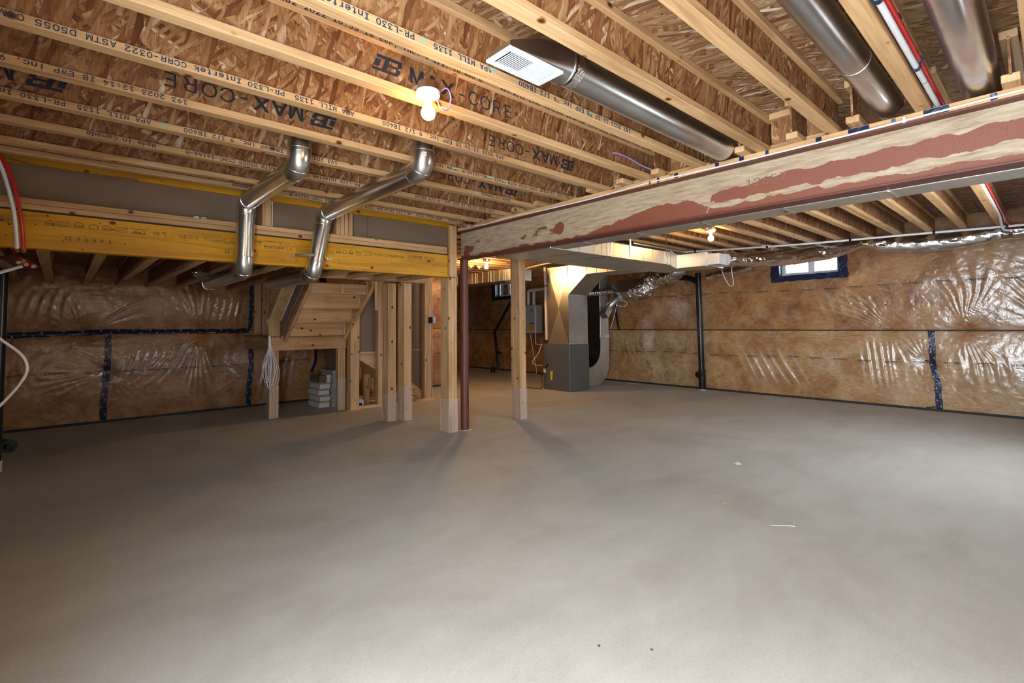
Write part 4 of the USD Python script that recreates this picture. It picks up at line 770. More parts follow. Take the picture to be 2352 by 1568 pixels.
mb = MB(); P_ = np.array([(1.0+0.012*math.sin(k*1.3), 5.62+0.012*k, 1.66+0.016*k) for k in range(12)]); part(t, 'flex_collar', MB().tube(P_, [0.07 if k % 2 else 0.058 for k in range(12)], 20), FOIL, 'crinkled black-silver flexible collar', smooth=True)
part(t, 'end_cap', MB().tube([(1.10, 5.75, 1.60), (1.10, 5.77, 1.60)], RD*1.03, 36), DUCT, smooth=40)
t = duct_run('drop_duct', 'right round metal duct dropping past the printed yellow beam', [(1.655, 2.63, 2.40), (1.645, 2.63, 2.13), (1.70, 4.33, 2.150), (1.605, 4.33, 1.605), (1.60, 5.45, 1.61)], RD)
sticker(t, np.array((1.647, 2.63, 2.205))+np.array((-.42, -.91, 0))*RD*1.05, (-.42, -.91, 0)); sticker(t, np.array((1.613, 4.33, 1.665))+np.array((-0.05, -1, 0))*RD*1.05, (-0.05, -1, 0))
for a, b in (((1.483, 4.427, 1.777), (1.60, 4.262, 1.768)), ((1.68, 4.262, 1.765), (1.781, 4.427, 1.756))): part(t, 'hanger_strap', MB().obox(a, b, 0.002, 0.022), GALV)
for x in (1.483, 1.775): part(t, 'strap_tab', MB().box(x-0.03 if x < 1.6 else x, x if x < 1.6 else x+0.03, 4.424, 4.428, 1.755, 1.777), GALV)
part(t, 'pipe_section', MB().tube([(1.66, 2.63, 2.36), (3.20, 2.63, 2.36)], 0.063, 36), DULL, smooth=40)
s = thing('round_duct', 'dim round duct end in the bay behind the left drop duct', 'duct'); part(s, 'pipe', MB().tube([(1.05, 3.04, 2.36), (3.20, 3.04, 2.36)], 0.063, 36), DULL, smooth=40)
# taped joints on the vertical pieces
for x, y, z in ((1.066, 4.33, 1.86), (1.066, 4.33, 2.06)): pass

# ceiling register on a boot, and the round ducts between joists
t = thing('supply_register', 'round metal duct ending in a boot with a white slatted register', 'register')
part(t, 'pipe', MB().tube([(1.62, 1.415, 2.285), (3.15, 1.42, 2.285)], 0.076, 40), DULL, smooth=40)
rect = [(1.232, 1.352, 2.212), (1.512, 1.352, 2.212), (1.512, 1.478, 2.212), (1.232, 1.478, 2.212)]
n = 40; a = np.arange(n)*2*PI/n; circ = np.c_[np.full(n, 1.60), 1.415+0.076*np.cos(a), 2.285+0.076*np.sin(a)]
# loft from the pipe's circle to the rectangle facing down
cr2 = []
for q in a:                                    # rectangle outline by angle: bottom edge at the pipe side, top folding over
    c, s_ = math.cos(q), math.sin(q); k = max(abs(c), abs(s_)); yq, zq = c/k, s_/k
    cr2.append((1.512 if zq < 0.2 else 1.232+(1-(zq-0.2)/0.8)*0.28, 1.415+yq*0.063, 2.214 if zq < 0.2 else 2.226))
m = MB(); V = np.vstack([circ, np.array(cr2)]); m.add(V, [[j, (j+1) % n, n+(j+1) % n, n+j] for j in range(n)])
m.prism([(1.232, 2.212), (1.600, 2.212), (1.605, 2.361), (1.50, 2.355), (1.232, 2.232)], 'y', 1.352, 1.354); m.prism([(1.232, 2.212), (1.600, 2.212), (1.605, 2.361), (1.50, 2.355), (1.232, 2.232)], 'y', 1.476, 1.478)
m = MB(); prof = [(1.232, 0.063, 2.212, 2.236), (1.40, 0.066, 2.212, 2.315), (1.52, 0.070, 2.212, 2.356), (1.605, 0.076, 2.209, 2.361)]
rings = []
for x, hw, zb, zt in prof:
    rr = min((zt-zb)/2, hw)*(0.15+0.85*((x-1.232)/0.373)**2); pts = []
    for cy_, cz_, a0 in ((1.415+hw-rr, zt-rr, 0), (1.415-hw+rr, zt-rr, PI/2), (1.415-hw+rr, zb+rr, PI), (1.415+hw-rr, zb+rr, 1.5*PI)):
        for q in np.linspace(a0, a0+PI/2, 8): pts.append((x, cy_+rr*math.cos(q), cz_+rr*math.sin(q)))
    rings.append(pts)
V = np.array(rings).reshape(-1, 3); ns = 32
m.add(V, [[i*ns+j, i*ns+(j+1) % ns, (i+1)*ns+(j+1) % ns, (i+1)*ns+j] for i in range(3) for j in range(ns)]); m.add(V[:32], [[j, j+1, 15, 16] for j in range(0, 15)] if False else [[0, 8, 16, 24], [0, 0, 8, 4], [8, 8, 16, 12], [16, 16, 24, 20], [24, 24, 0, 28]])
part(t, 'boot', m, DULL, smooth=40)
part(t, 'collar_bead', MB().tube([(1.596, 1.415, 2.285), (1.600, 1.415, 2.285), (1.606, 1.415, 2.285), (1.610, 1.415, 2.285)], [0.076, 0.081, 0.081, 0.076], 40), GALV, smooth=60)
m = MB(); a = np.linspace(PI*0.85, PI*1.55, 12)
part(t, 'clear_tape', MB().add(np.vstack([np.c_[np.full(12, 1.615)+0.004*np.sin(a*9), 1.415+0.0785*np.cos(a), 2.285+0.0785*np.sin(a)], np.c_[np.full(12, 1.665)+0.004*np.sin(a*7), 1.415+0.0785*np.cos(a), 2.285+0.0785*np.sin(a)]]), [[j, j+1, 13+j, 12+j] for j in range(11)]), FOILT, smooth=True)
gx0, gx1, gy0, gy1, gz = 1.222, 1.522, 1.342, 1.488, 2.198
m = MB()
for q in ((gx0, gx1, gy0, gy0+0.022), (gx0, gx1, gy1-0.022, gy1), (gx0, gx0+0.022, gy0+0.022, gy1-0.022), (gx1-0.022, gx1, gy0+0.022, gy1-0.022)): m.box(*q, gz, gz+0.012, 0.002)
part(t, 'register_frame', m, WHITE, 'white metal frame')
for k in range(24):
    x = gx0+0.030+(gx1-gx0-0.060)*(k+0.5)/24; w = 0.0046 if k < 12 else 0.0080
    part(t, 'slat', MB().box(x-w/2, x+w/2, gy0+0.020, gy1-0.020, gz+0.004, gz+0.0055), WHITE)
part(t, 'throat', MB().box(gx0+0.022, gx1-0.022, gy0+0.022, gy1-0.022, gz+0.0125, gz+0.0145), BLACK)
t = thing('round_duct', 'round duct in the bay left of the red pipe, dulled with dust', 'duct')
part(t, 'pipe', MB().tube([(-0.4, 0.567, 2.335), (3.32, 0.575, 2.335)], 0.066, 40), DULL, smooth=40); part(t, 'joint', MB().tube([(2.62, 0.573, 2.335), (2.66, 0.573, 2.335)], 0.0675, 40), DULL, smooth=40)
t = thing('round_duct', 'big round duct nearest the top right corner', 'duct')
part(t, 'pipe', MB().tube([(-0.4, 0.205, 2.345), (3.45, 0.212, 2.335)], 0.078, 40), GALV, smooth=40); part(t, 'joint', MB().tube([(2.30, 0.205, 2.345), (2.36, 0.205, 2.345)], 0.0805, 40), GALV, smooth=40)
# water pipes along the joist
for lab, dz, dy, mat_ in (('lower white water pipe strapped along the joist by the steel beam', 2.262, 0.371, WPLAS), ('red water pipe strapped between two white ones along the joist', 2.290, 0.362, RPLAS), ('upper white water pipe strapped along the joist by the steel beam', 2.318, 0.371, WPLAS)):
    t = thing('water_pipe', lab, 'pipe'); part(t, 'pipe', MB().tube([(-0.4, dy, dz), (3.40, dy, dz)], 0.0115, 16), mat_, smooth=40)
    part(t, 'print_ring', MB().tube([(2.92, dy, dz), (2.925, dy, dz)], 0.0119, 16), INK)
    for q in ((2.03, 2.72) if dz < 2.3 else (2.33, 1.6)): part(t, 'strap', MB().tube([(q, dy, dz), (q+0.026, dy, dz)], 0.0165, 12), NAVY)

# ------------------------------------------------------------------ lamps
def lampholder(x, y, z, label, lit, wire=None, glow='bulb_glow'):
    t = thing('ceiling_lamp', label, 'lamp'); a = np.arange(8)*PI/4+PI/8
    part(t, 'octagon_box', MB().lathe([(0.0, 0.075), (0.052, 0.075), (0.052, 0.038), (0.054, 0.036)], (x, y, z-0.02), sides=8), GALV)
    part(t, 'lampholder', MB().lathe([(0.0, 0.037), (0.056, 0.036), (0.058, 0.028), (0.055, 0.016), (0.040, 0.008), (0.024, 0.004), (0.020, -0.012), (0.0, -0.012)], (x, y, z-0.02), sides=28), PORC, smooth=40)
    if lit:
        part(t, 'bulb_neck', MB().lathe([(0.0, -0.0125), (0.0145, -0.0125), (0.0165, -0.028), (0.0200, -0.034)], (x, y, z-0.02), sides=20), PORC, smooth=40)
        part(t, 'bulb', MB().lathe([(0.0185, -0.034), (0.025, -0.041), (0.0305, -0.051), (0.0335, -0.062), (0.0335, -0.071), (0.030, -0.083), (0.022, -0.093), (0.011, -0.0985), (0.0, -0.100)], (x, y, z-0.02), sides=20), M[glow], 'glowing round bulb', smooth=True)
    if wire is not None: part(t, 'wire', MB().tube(curve(wire, 40), 0.0035, 8), PURP, 'purple sheathed wire', smooth=True)
    return t
x, y, z = 1.255, 1.957, 2.243
lampholder(x, y, z, 'bare bulb in a white lampholder on the joist above the left foreground', True, [(x+0.05, y, z+0.02), (x+0.09, y-0.02, z+0.055), (x+0.13, y, z+0.03), (x+0.12, y+0.01, z-0.03), (x+0.075, y, z-0.045), (x+0.05, y, z-0.01)])
lampholder(5.53, 2.66, 2.215, 'bare bulb beyond the steel beam, above the metal trunk duct', True, glow='bulb_glow_mid'); lampholder(5.30, 6.47, 2.215, 'distant bare bulb seen just right of the red steel column', True, glow='bulb_glow_bright')
lampholder(5.53, 7.20, 2.235, 'unlit white lampholder left of the distant bulb', False); lampholder(5.74, 7.22, 2.235, 'unlit white lampholder nearest the distant bulb', False)
t = thing('loose_wire', 'purple wire sagging from the joist web to the steel beam', 'wire'); part(t, 'sheath', MB().tube(curve([(2.80, 2.03, 2.34), (2.85, 2.0, 2.332), (2.98, 1.99, 2.318), (3.09, 1.98, 2.296), (3.26, 1.94, 2.272)], 30), 0.0055, 8), PURP, smooth=True)

# ------------------------------------------------------------------ ducts and furnace beyond the beam
def boxduct(t, name, x0, x1, y0, y1, z0, z1, mat=FARD, ribs=None, rib_axis='x', rib_mat=GALV, faces='all'):
    part(t, name, MB().box(x0, x1, y0, y1, z0, z1, 0.004), mat)
    for q in (ribs or ()):
        h = 0.004
        if rib_axis == 'x': m = MB().box(q, q+0.012, y0-h, y0+0.002, z0-0.002, z1+0.002).box(q, q+0.012, y0, y1, z0-h, z0)
        else: m = MB().box(x0-h, x0, q, q+0.012, z0-0.002, z1+0.002).box(x0, x1, q, q+0.012, z0-h, z0)
        part(t, 'cleat', m, rib_mat)
t = thing('trunk_duct', 'long flat metal duct hugging the far side of the rusty steel beam', 'duct')
boxduct(t, 'duct_box', 3.395, 3.605, YR, 3.188, 1.880, 2.236, FARD, [0.05, 0.60, 1.15, 1.70, 2.25, 2.80], 'y')
part(t, 'hole', MB().lathe([(0.0, 0.0), (0.014, 0.0), (0.014, -0.001)], (3.50, 1.17, 1.8785), sides=14), BLACK)
t = thing('trunk_duct', 'wide rectangular metal duct crossing toward the right wall under the joists', 'duct')
boxduct(t, 'duct_box', 3.395, 5.55, 3.192, 3.98, 1.872, 2.032, FARD, [3.80, 4.26, 5.50], 'x')
for q in (3.55, 4.04, 4.18, 4.52, 4.72, 4.95, 5.15, 5.32): part(t, 'bead_rib', MB().box(q, q+0.006, 3.1895, 3.193, 1.88, 2.025), GALV)
part(t, 'hanger', MB().box(4.68, 4.705, 3.186, 3.1895, 1.90, 2.238), GALV); part(t, 'hanger', MB().box(5.44, 5.46, 3.186, 3.1895, 1.90, 2.238), GALV)
part(t, 'foil_joint', MB().box(4.33, 4.37, 3.1875, 3.192, 1.874, 2.03), FOILT); part(t, 'foil_joint', MB().box(5.42, 5.50, 3.1865, 3.1915, 1.874, 2.03), FOILT)
t = thing('branch_duct', 'square metal branch box at the end of the wide duct, tinted by daylight', 'duct')
part(t, 'transition', MB().prism([(5.555, 3.192), (5.95, 3.34), (6.35, 3.34), (6.35, 3.75), (5.555, 3.75)], 'z', 1.868, 2.06), FARD); part(t, 'branch_box', MB().box(5.95, 6.35, 2.922, 3.339, 1.868, 2.046, 0.004), FARD)
part(t, 'collar', MB().box(5.946, 6.35, 2.765, 2.921, 1.876, 2.012, 0.004), HEAT, 'pale square collar'); part(t, 'foil_joint', MB().box(5.943, 6.36, 2.905, 2.94, 1.862, 2.03), FOILT)
part(t, 'top_sheet', MB().box(5.0, 6.3, 3.35, 4.4, 2.10, 2.115), FARD)
def crinkle(pts, rads, seed, n=150, sides=36, amp=0.12, ribs=0, sag=0):
    C = curve(pts, n); L = np.linspace(0, 1, len(C)); R = np.interp(L, np.linspace(0, 1, len(rads)), rads)
    m = MB(); m.tube(C, R, sides); V, F = m.get(); nn = len(C); k = nn*sides; ring = np.repeat(np.arange(nn), sides); a = np.tile(np.arange(sides)*2*PI/sides, nn)
    if ribs: s_ = 1+0.10*np.sin(ring/nn*ribs*2*PI)
    else:
        q = np.stack([ring*0.085, np.cos(a)*1.7, np.sin(a)*1.7], -1); s_ = 1+amp*(np.abs(meshkit.fbm(q, 4, seed)-0.5)*-6.0+0.5)+0.7*amp*(meshkit.noise(q*3.1, seed)-0.5)
    V[:k] = C[ring]+(V[:k]-C[ring])*s_[:, None]; return V, F
t = thing('insulated_flex_duct', 'foil wrapped flexible duct running along the top of the right wall', 'duct')
part(t, 'foil_sleeve', crinkle([(6.15, 2.765, 1.945), (6.6, 2.55, 1.965), (7.2, 2.3, 2.025), (7.6, 2.0, 2.095), (7.85, 1.72, 2.185)], [.075, .085, .105, .10, .10, .085, .045], 3, 130), FOIL, smooth=True)
part(t, 'foil_sleeve', crinkle([(7.85, 1.715, 2.185), (7.9, 1.4, 2.135), (7.95, 0.9, 2.11), (7.95, 0.45, 2.15), (8.0, 0.2, 2.15), (8.05, -0.45, 2.14)], [.045, .095, .10, .095, .09, .075, .08, .08], 5, 160), FOIL, smooth=True)
for q, zz in ((1.72, 2.19), (0.42, 2.155)): part(t, 'tie', MB().tube([(7.86+0.09*(q < 1), q, zz), (7.86+0.09*(q < 1), q-0.02, zz)], 0.06 if q > 1 else 0.085, 20), FOILT)
t = thing('water_pipe', 'long white water pipe clipped under the joists beyond the steel beam', 'pipe')
C = curve([(6.62, 4.0, 2.222), (6.804, 3.837, 2.215), (7.386, 2.463, 2.212), (7.685, 1.141, 2.212), (7.848, 0.212, 2.205), (7.9, -0.4, 2.205)], 60); part(t, 'pipe', MB().tube(C, 0.014, 12), WPLAS, smooth=40)
for q in (8, 15, 22, 30, 38, 46): part(t, 'clip', MB().box(C[q][0]-0.018, C[q][0]+0.018, C[q][1]-0.012, C[q][1]+0.012, C[q][2]-0.018, ZJ-0.001), BLACK)
t = thing('water_pipe', 'red water pipe bending down at the right edge above the foil duct', 'pipe'); part(t, 'pipe', MB().tube(curve([(5.3, 0.355, 2.29), (6.8, 0.355, 2.285), (7.4, 0.352, 2.275), (7.75, 0.34, 2.235), (7.84, 0.29, 2.222), (7.92, 0.15, 2.222), (7.95, -0.4, 2.222)], 50), 0.0115, 12), RPLAS, smooth=40)
t = thing('water_pipe', 'white water pipe bending down beside the red one at the right edge', 'pipe'); part(t, 'pipe', MB().tube(curve([(5.3, 0.37, 2.26), (6.8, 0.37, 2.258), (7.3, 0.37, 2.245), (7.6, 0.375, 2.20), (7.68, 0.36, 2.15), (7.74, 0.3, 2.145)], 50), 0.0115, 12), WPLAS, smooth=40)
t = thing('water_pipe', 'pale pipe crossing under the joists above the furnace', 'pipe')
part(t, 'pipe', MB().tube(curve([(6.27, 4.6, 2.222), (6.27, 6.05, 2.215), (6.675, 7.288, 2.205), (6.995, 8.8, 2.20), (7.1, 10.0, 2.2)], 40), 0.012, 10), PVC, smooth=40)
t = thing('loose_wire', 'thin white wires looping from the foil duct joint', 'wire')
part(t, 'wire', MB().tube(curve([(7.05, 3.16, 2.2), (7.1, 3.25, 2.10), (7.1, 3.26, 1.9), (7.1, 3.17, 1.70), (7.1, 3.12, 1.68), (7.1, 3.10, 1.72), (7.1, 3.12, 1.93), (7.05, 3.02, 2.06), (7.0, 2.9, 2.11)], 60), 0.0045, 8), WPLAS, smooth=True)
part(t, 'wire', MB().tube(curve([(7.1, 3.15, 2.215), (7.05, 2.95, 2.09), (7.0, 2.75, 2.06), (7.0, 2.60, 2.09), (7.05, 2.53, 2.16), (7.1, 2.60, 2.20), (7.1, 2.7, 2.21)], 50), 0.0045, 8), WPLAS, smooth=True)
t = thing('loose_wire', 'pale wire dangling with a curl beside the black taped corner', 'wire'); part(t, 'wire', MB().tube(curve([(7.95, 5.66, 1.70), (7.95, 5.72, 1.60), (7.95, 5.55, 1.58), (7.95, 5.50, 1.52), (7.95, 5.62, 1.48), (7.95, 5.75, 1.52), (7.95, 5.72, 1.60), (7.95, 5.80, 1.3), (7.95, 5.90, 1.04)], 60), 0.006, 8), WPLAS, smooth=True)

FX0, FX1, FY0, FY1 = 6.43, 6.955, 5.63, 6.25
t = thing('furnace', 'dark grey furnace cabinet with a yellow tag, below the metal plenum', 'furnace')
part(t, 'cabinet', MB().box(FX0, FX1, FY0, FY1, 0.0, 0.808, 0.006), FURN); part(t, 'front_seam', MB().box(FX0-0.002, FX0, FY1-0.045, FY1-0.040, 0.02, 0.80), BLACK)
part(t, 'rating_tag', MB().add([(FX0-0.002, 6.09, 0.335), (FX0-0.002, 6.02, 0.335), (FX0-0.002, 6.045, 0.175), (FX0-0.002, 6.075, 0.175)], [[0, 1, 2, 3]]), YELL, 'yellow energy tag'); m = MB()
for k in range(6): m.box(FX0-0.0026, FX0-0.002, 6.035, 6.075, 0.318-0.021*k, 0.322-0.021*k)
m.box(FX0-0.0026, FX0-0.002, 6.022, 6.088, 0.325, 0.333); part(t, 'tag_print', m, INK)
part(t, 'small_tag', MB().box(FX0-0.012, FX0-0.002, 6.20, 6.245, 0.29, 0.36), CARD, 'white hanging tag'); part(t, 'handle_shadow', MB().obox((FX0-0.006, 6.20, 0.37), (FX0-0.006, 6.13, 0.45), 0.012, 0.02), BLACK)
part(t, 'cable', MB().tube(curve([(FX0-0.02, 6.27, 0.80), (FX0-0.06, 6.33, 0.62), (FX0-0.1, 6.42, 0.5), (FX0-0.1, 6.38, 0.43), (FX0-0.02, 6.26, 0.42)], 30), 0.006, 8), PVC, smooth=True)
part(t, 'power_cord', MB().tube(curve([(FX0-0.01, 6.25, 0.30), (FX0-0.03, 6.28, 0.2), (FX0-0.02, 6.27, 0.02), (FX0-0.1, 6.5, 0.008), (FX0-0.1, 6.8, 0.008)], 30), 0.006, 8), BLACK, smooth=True)
t = thing('plenum', 'tall cross-broken metal plenum standing on the furnace cabinet', 'duct')
c = np.array([FX0-0.016, 5.85, 1.42]); ya, yb, za, zb = FY0+0.01, 6.13, 0.812, 2.16
cor = np.array([(FX0, ya, za), (FX0, yb, za), (FX0, yb, zb), (FX0, ya, zb)])
for k in range(4): part(t, 'cross_broken_face', MB().add(np.vstack([cor[k], cor[(k+1) % 4], c]), [[0, 2, 1]]), DULL if k % 2 else FARD)
part(t, 'plenum_box', MB().box(FX0+0.002, FX1-0.015, ya, yb, za, 2.16), DULL); part(t, 'base_flange', MB().box(FX0-0.004, FX1-0.01, ya-0.004, yb+0.004, 0.808, 0.826), FARD)
part(t, 'corner_tape', MB().box(FX0-0.005, FX0+0.02, ya-0.004, ya+0.012, 1.64, 2.15), FOILT)
part(t, 'side_transition', MB().prism([(ya, 1.66), (ya, 2.165), (5.235, 2.165), (5.235, 1.982)], 'x', FX0+0.001, FX1-0.016), FARD)
part(t, 'outlet_duct', MB().box(FX0, FX1-0.015, 3.985, 5.235, 1.982, 2.165, 0.003), FARD)
for q in (4.30, 4.55, 4.80, 5.02): part(t, 'cleat', MB().box(FX0-0.004, FX0, q, q+0.01, 1.985, 2.165), GALV)
part(t, 'cleat', MB().box(FX0-0.006, FX0+0.01, 5.215, 5.245, 1.978, 2.17), FOILT); part(t, 'cleat', MB().box(FX0+0.002, FX1-0.016, ya-0.006, ya, 1.645, 1.665), GALV)
t = thing('return_duct', 'vertical metal return duct curving in to the foot of the furnace', 'duct')
oc = [(7.70-0.42+0.42*math.cos(q), 0.44+0.42*math.sin(q)) for q in np.linspace(0, -PI/2, 12)]; ic = [(7.10+0.34*math.cos(q), 0.70+0.34*math.sin(q)) for q in np.linspace(-PI/2, 0, 10)]
part(t, 'boot_elbow', MB().prism(oc+[(6.96, 0.02), (6.96, 0.36)]+ic+[(7.44, 0.92), (7.70, 0.92)], 'y', 5.75, 6.2), FARD)
part(t, 'black_liner', MB().box(7.425, 7.439, 5.752, 6.2, 0.70, 2.19).prism([(7.10+0.335*math.cos(q), 0.70+0.335*math.sin(q)) for q in np.linspace(-PI/2, 0, 10)]+[(7.10+0.325*math.cos(q), 0.70+0.325*math.sin(q)) for q in np.linspace(0, -PI/2, 10)], 'y', 5.752, 6.2), BLACK, 'black inner face toward the furnace')  # plain black sheet over the furnace-side face and the inner bend
part(t, 'riser', MB().box(7.44, 7.70, 5.75, 6.2, 0.925, 2.2, 0.004), FARD); part(t, 'cleat', MB().box(7.435, 7.705, 5.744, 5.752, 0.90, 0.945), GALV)
t = thing('trunk_duct', 'distant metal trunk duct crossing above the far window', 'duct'); boxduct(t, 'duct_box', 5.76, 6.2, 6.30, 9.6, 1.93, 2.13, DULL, [6.55, 6.9, 7.35], 'y')
for q in np.arange(6.5, 9.5, 0.16): part(t, 'bead_rib', MB().box(5.757, 5.76, q, q+0.006, 1.935, 2.125), FARD)
t = thing('flex_duct', 'ribbed silver hose running level right of the plenum', 'duct'); part(t, 'hose', crinkle([(6.965, 5.685, 1.70), (7.4, 5.675, 1.74), (7.9, 5.675, 1.82)], [.055, .055], 1, 150, 24, ribs=17), GALV, smooth=True)
t = thing('flex_duct', 'ribbed silver hose slanting down to a foil boot', 'duct'); part(t, 'hose', crinkle([(8.1, 5.66, 1.66), (7.8, 5.65, 1.60), (7.62, 5.64, 1.50), (7.52, 5.64, 1.43)], [.055, .06], 2, 150, 24, ribs=15), GALV, smooth=True)
part(t, 'boot', MB().obox((7.53, 5.64, 1.45), (7.38, 5.62, 1.30), 0.13, 0.14, (0, -1, 0)), FARD); part(t, 'boot_label', MB().box(7.455, 7.475, 5.54, 5.545, 1.36, 1.38), WHITE)
t = thing('humidifier_box', 'dark metal box duct behind the furnace hoses', 'duct'); part(t, 'case', MB().obox((7.85, 5.65, 1.80), (7.85, 5.0, 1.80), 0.35, 0.24, (0.3, 0, 1)), DULL)
t = thing('insulated_flex_duct', 'bulky foil flexible duct hanging from the wide duct by the black stack', 'duct')
part(t, 'foil_sleeve', crinkle([(7.5, 5.10, 1.70), (7.5, 4.92, 1.73), (7.5, 4.75, 1.83), (7.45, 4.62, 1.90), (7.4, 4.45, 1.92), (7.35, 4.2, 1.93), (7.2, 3.98, 1.975)], [.10, .13, .14, .14, .14, .12, .11, .08], 8, 190, amp=0.22), FOIL, smooth=True)
part(t, 'duct_collar', MB().tube([(7.16, 4.06, 1.96), (7.22, 3.92, 2.0)], 0.09, 24), GALV, smooth=40)
t = thing('insulated_flex_duct', 'small foil sleeve tucked right of the black stack top', 'duct'); part(t, 'foil_sleeve', crinkle([(8.1, 3.98, 1.92), (8.1, 3.8, 1.95), (8.05, 3.5, 1.98), (8.0, 3.2, 2.02)], [.06, .06, .055], 9, 80), FOIL, smooth=True)
t = thing('tankless_heater', 'grey wall-hung water heater left of the furnace', 'water heater')
part(t, 'cabinet', MB().box(8.0, 8.24, 8.02, 8.45, 0.95, 1.60, 0.015), HEAT); part(t, 'label', MB().box(7.995, 8.0, 8.06, 8.22, 1.02, 1.20), AMBER, 'yellow label'); part(t, 'label_print', MB().box(7.993, 7.995, 8.075, 8.205, 1.17, 1.19), INK)
part(t, 'badge', MB().lathe([(0.0, 0.002), (0.04, 0.002), (0.045, 0.0)], (8.0, 8.14, 1.48), (-1, 0, 0), 20), GREY, smooth=40)
for y in (8.36, 8.18): part(t, 'vent_pipe', MB().tube(curve([(8.12, y, 1.60), (8.12, y, 1.85), (8.12, y-0.02, 1.93), (8.14, y-0.15, 1.96), (8.2, y-0.4, 1.97)], 24), 0.035, 16), WPLAS, smooth=40)
part(t, 'water_line', MB().tube([(8.1, 8.12, 0.95), (8.1, 8.12, 0.70), (8.1, 7.9, 0.69)], 0.011, 10), PVC, smooth=40); part(t, 'water_line', MB().tube(curve([(8.12, 8.25, 0.95), (8.15, 8.2, 0.6), (8.15, 8.05, 0.5)], 14), 0.008, 8), COPPER, smooth=40)
part(t, 'gas_line', MB().tube(curve([(8.1, 8.3, 0.95), (8.2, 8.3, 0.5), (8.2, 8.2, 0.05), (8.0, 8.1, 0.02)], 20), 0.009, 8), PVC, smooth=40)
t = thing('vent_pipe', 'tall cream plastic vent pipe left of the plenum', 'pipe'); part(t, 'pipe', MB().tube([(6.62, 6.34, 0.84), (6.60, 6.345, 2.205)], 0.030, 20), PVC, smooth=40); part(t, 'rubber_boot', MB().tube([(6.62, 6.34, 0.80), (6.62, 6.34, 0.87)], 0.036, 20), BLACK, smooth=40)
part(t, 'coupling', MB().tube([(6.605, 6.342, 1.85), (6.605, 6.342, 1.87)], 0.032, 20), INK); part(t, 'elbow', MB().tube([(6.62, 6.34, 0.80), (6.62, 6.30, 0.78), (6.62, 6.26, 0.77)], 0.036, 16), BLACK)
t = thing('disconnect_switch', 'small pale switch plate beside the plenum and the vent pipe', 'switch'); part(t, 'plate', MB().box(6.55, 6.56, 6.155, 6.21, 1.30, 1.40, 0.003), PORC); part(t, 'toggle', MB().box(6.54, 6.55, 6.175, 6.19, 1.335, 1.36), BLACK)
t = thing('plumbing_stack', 'black plastic plumbing stack with a cleanout, standing at the right wall', 'pipe')
part(t, 'pipe', MB().tube([(8.19, 4.165, 0.0), (8.21, 4.20, 2.02)], 0.050, 28), BLACK, smooth=40); part(t, 'hub', MB().tube([(8.19, 4.165, 0.0), (8.191, 4.168, 0.36)], 0.060, 28), BLACK, smooth=40)
part(t, 'cleanout', MB().tube([(8.19, 4.165, 0.27), (8.09, 4.185, 0.27)], 0.045, 24), BLACK, smooth=40); part(t, 'cleanout_cap', MB().lathe([(0.0, 0.012), (0.020, 0.012), (0.022, 0.004), (0.055, 0.004), (0.055, -0.02)], (8.088, 4.185, 0.27), (-1, 0, 0), 24), BLACK, smooth=40)
part(t, 'top_wye', MB().tube(curve([(8.205, 4.19, 1.78), (8.205, 4.24, 1.88), (8.205, 4.40, 1.95), (8.205, 4.62, 1.97)], 16), 0.048, 20), BLACK, smooth=40)
part(t, 'foot_ring', MB().lathe([(0.062, 0.0), (0.066, 0.012), (0.062, 0.02)], (8.19, 4.165, 0.0), sides=24), DUST)
t = thing('rough_in_pipe', 'slanted black drain pipe against the far insulated wall', 'pipe'); x = 8.22
part(t, 'pipe', MB().tube([(x, 9.57, 0.0), (x, 9.72, 0.98), (x, 9.10, 1.70)], 0.034, 20), BLACK, smooth=40); part(t, 'side_arm', MB().tube([(x, 9.62, 0.46), (x-0.05, 9.42, 0.45)], 0.030, 16), BLACK, smooth=40)
t = thing('rough_in_pipe', 'short capped black pipe stub rising from the slab', 'pipe'); part(t, 'pipe', MB().tube([(7.78, 9.27, 0.0), (7.78, 9.27, 0.13)], 0.055, 20), BLACK, smooth=40)
# pipes at the far left edge
t = thing('plumbing_stack', 'black plastic stack at the extreme left edge with a cleanout', 'pipe'); part(t, 'pipe', MB().tube([(-0.378, 5.85, 0.0), (-0.378, 5.85, 1.66)], 0.043, 24), BLACK, smooth=40)
part(t, 'cleanout', MB().tube([(-0.378, 5.85, 0.24), (-0.29, 5.60, 0.24)], 0.045, 20), BLACK, smooth=40); part(t, 'cleanout_cap', MB().tube([(-0.30, 5.63, 0.24), (-0.278, 5.57, 0.24)], 0.052, 12), BLACK); part(t, 'cap_nut', MB().tube([(-0.278, 5.57, 0.24), (-0.268, 5.53, 0.24)], 0.025, 8), BLACK); part(t, 'foot_sleeve', MB().tube([(-0.378, 5.85, 0.0), (-0.378, 5.85, 0.09)], 0.049, 20), PVC, smooth=40)
for lab, dx, mat_ in (('red water pipe curving down over the left end of the yellow beam', 0.0, RPLAS), ('white water pipe curving down beside the red one, far left', -0.028, WPLAS)):
    t = thing('water_pipe', lab, 'pipe'); part(t, 'pipe', MB().tube(curve([(-0.44, 4.28, 2.29), (-0.36, 4.30, 2.27), (-0.27+dx, 4.31, 2.15), (-0.215+dx, 4.32, 1.92), (-0.195+dx, 4.34, 1.75), (-0.19+dx, 4.36, 1.66)], 40), 0.0105, 12), mat_, smooth=40); part(t, 'copper_end', MB().tube([(-0.19+dx, 4.36, 1.665), (-0.187+dx, 4.38, 1.645)], 0.012, 12), COPPER, smooth=40)
t = thing('pipe_bundle', 'cluster of red and copper pipe ends below the left end of the yellow beam', 'pipe fittings')
part(t, 'backing', MB().obox((-0.26, 4.52, 1.62), (-0.17, 4.62, 1.57), 0.12, 0.02), REDP)
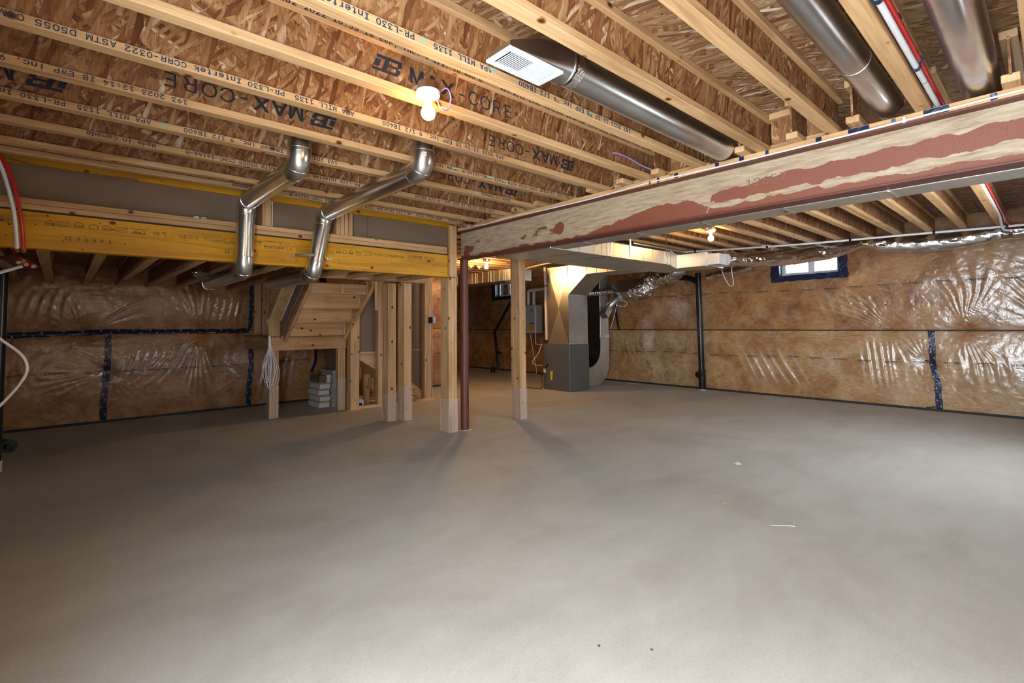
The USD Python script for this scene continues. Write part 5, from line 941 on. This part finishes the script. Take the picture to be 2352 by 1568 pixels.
for k in range(3): part(t, 'pipe_end', MB().tube([(-0.25+0.035*k, 4.55, 1.635-0.012*k), (-0.215+0.035*k, 4.46, 1.585-0.01*k)], 0.011, 10), (RPLAS, PVC, RPLAS)[k], smooth=40); part(t, 'copper_ring', MB().tube([(-0.217+0.035*k, 4.465, 1.587-0.01*k), (-0.213+0.035*k, 4.455, 1.582-0.01*k)], 0.0125, 10), COPPER)
t = thing('water_pipe', 'white pipe slanting up to the pipe cluster at the left edge', 'pipe'); part(t, 'pipe', MB().tube([(-0.42, 4.6, 1.47), (-0.20, 4.56, 1.57)], 0.011, 10), WPLAS, smooth=40)
t = thing('water_pipe', 'white pipe bowing out from the left edge in front of the insulation', 'pipe'); part(t, 'pipe', MB().tube(curve([(-0.34, 4.0, 1.20), (-0.25, 4.0, 1.10), (-0.165, 4.0, 1.01), (-0.14, 4.0, 0.93), (-0.165, 4.0, 0.85), (-0.24, 4.0, 0.735), (-0.34, 4.0, 0.62)], 50), 0.0075, 12), WPLAS, smooth=40)
t = thing('electrical_cable', 'orange-brown cable drooping under the joists by the left edge', 'cable'); part(t, 'sheath', MB().tube(curve([(-0.44, 4.40, 2.27), (-0.2, 4.40, 2.22), (0.1, 4.42, 2.215), (0.38, 4.44, 2.228)], 30), 0.006, 8), CARDB, smooth=True)
# bits on the slab
s = part(None, 'paper_scrap', MB().add([(4.09, 1.80, 0.001), (4.13, 1.78, 0.004), (4.15, 1.82, 0.012), (4.11, 1.84, 0.003), (4.10, 1.82, 0.010)], [[0, 1, 4, 4], [1, 2, 4, 4], [2, 3, 4, 4], [3, 0, 4, 4]]), WHITE); tagp(s, 'tiny scrap of white paper on the open slab', 'paper')
for x, y, lab in ((3.176, 1.486, 'small brown wood chip on the slab'), (3.27, 1.60, 'tinier brown wood chip beyond the first one')): s = part(None, 'wood_chip', MB().obox((x-0.012, y+0.008, 0.003), (x+0.012, y-0.008, 0.003), 0.006, 0.004), WX); tagp(s, lab, 'wood chip')
s = part(None, 'straw', MB().tube(curve([(3.02, 1.15, 0.003), (3.07, 1.10, 0.003), (3.10, 1.05, 0.003)], 10), 0.002, 6), PVC); tagp(s, 'pale straw lying on the slab at right', 'straw')
for x, y, lab in ((1.46, 1.16, 'small dark red speck left of the other on the near slab'), (1.58, 1.02, 'small dark red speck right of the other on the near slab')): s = part(None, 'speck', MB().lathe([(0.0, 0.004), (0.004, 0.003), (0.005, 0.0)], (x, y, 0.0), sides=8), REDP); tagp(s, lab, 'debris')
s = part(None, 'slab_offcut', MB().obox((8.12, 5.65, 0.008), (8.14, 5.35, 0.008), 0.03, 0.012), WY); tagp(s, 'thin pale offcut lying at the foot of the right wall', 'offcut')
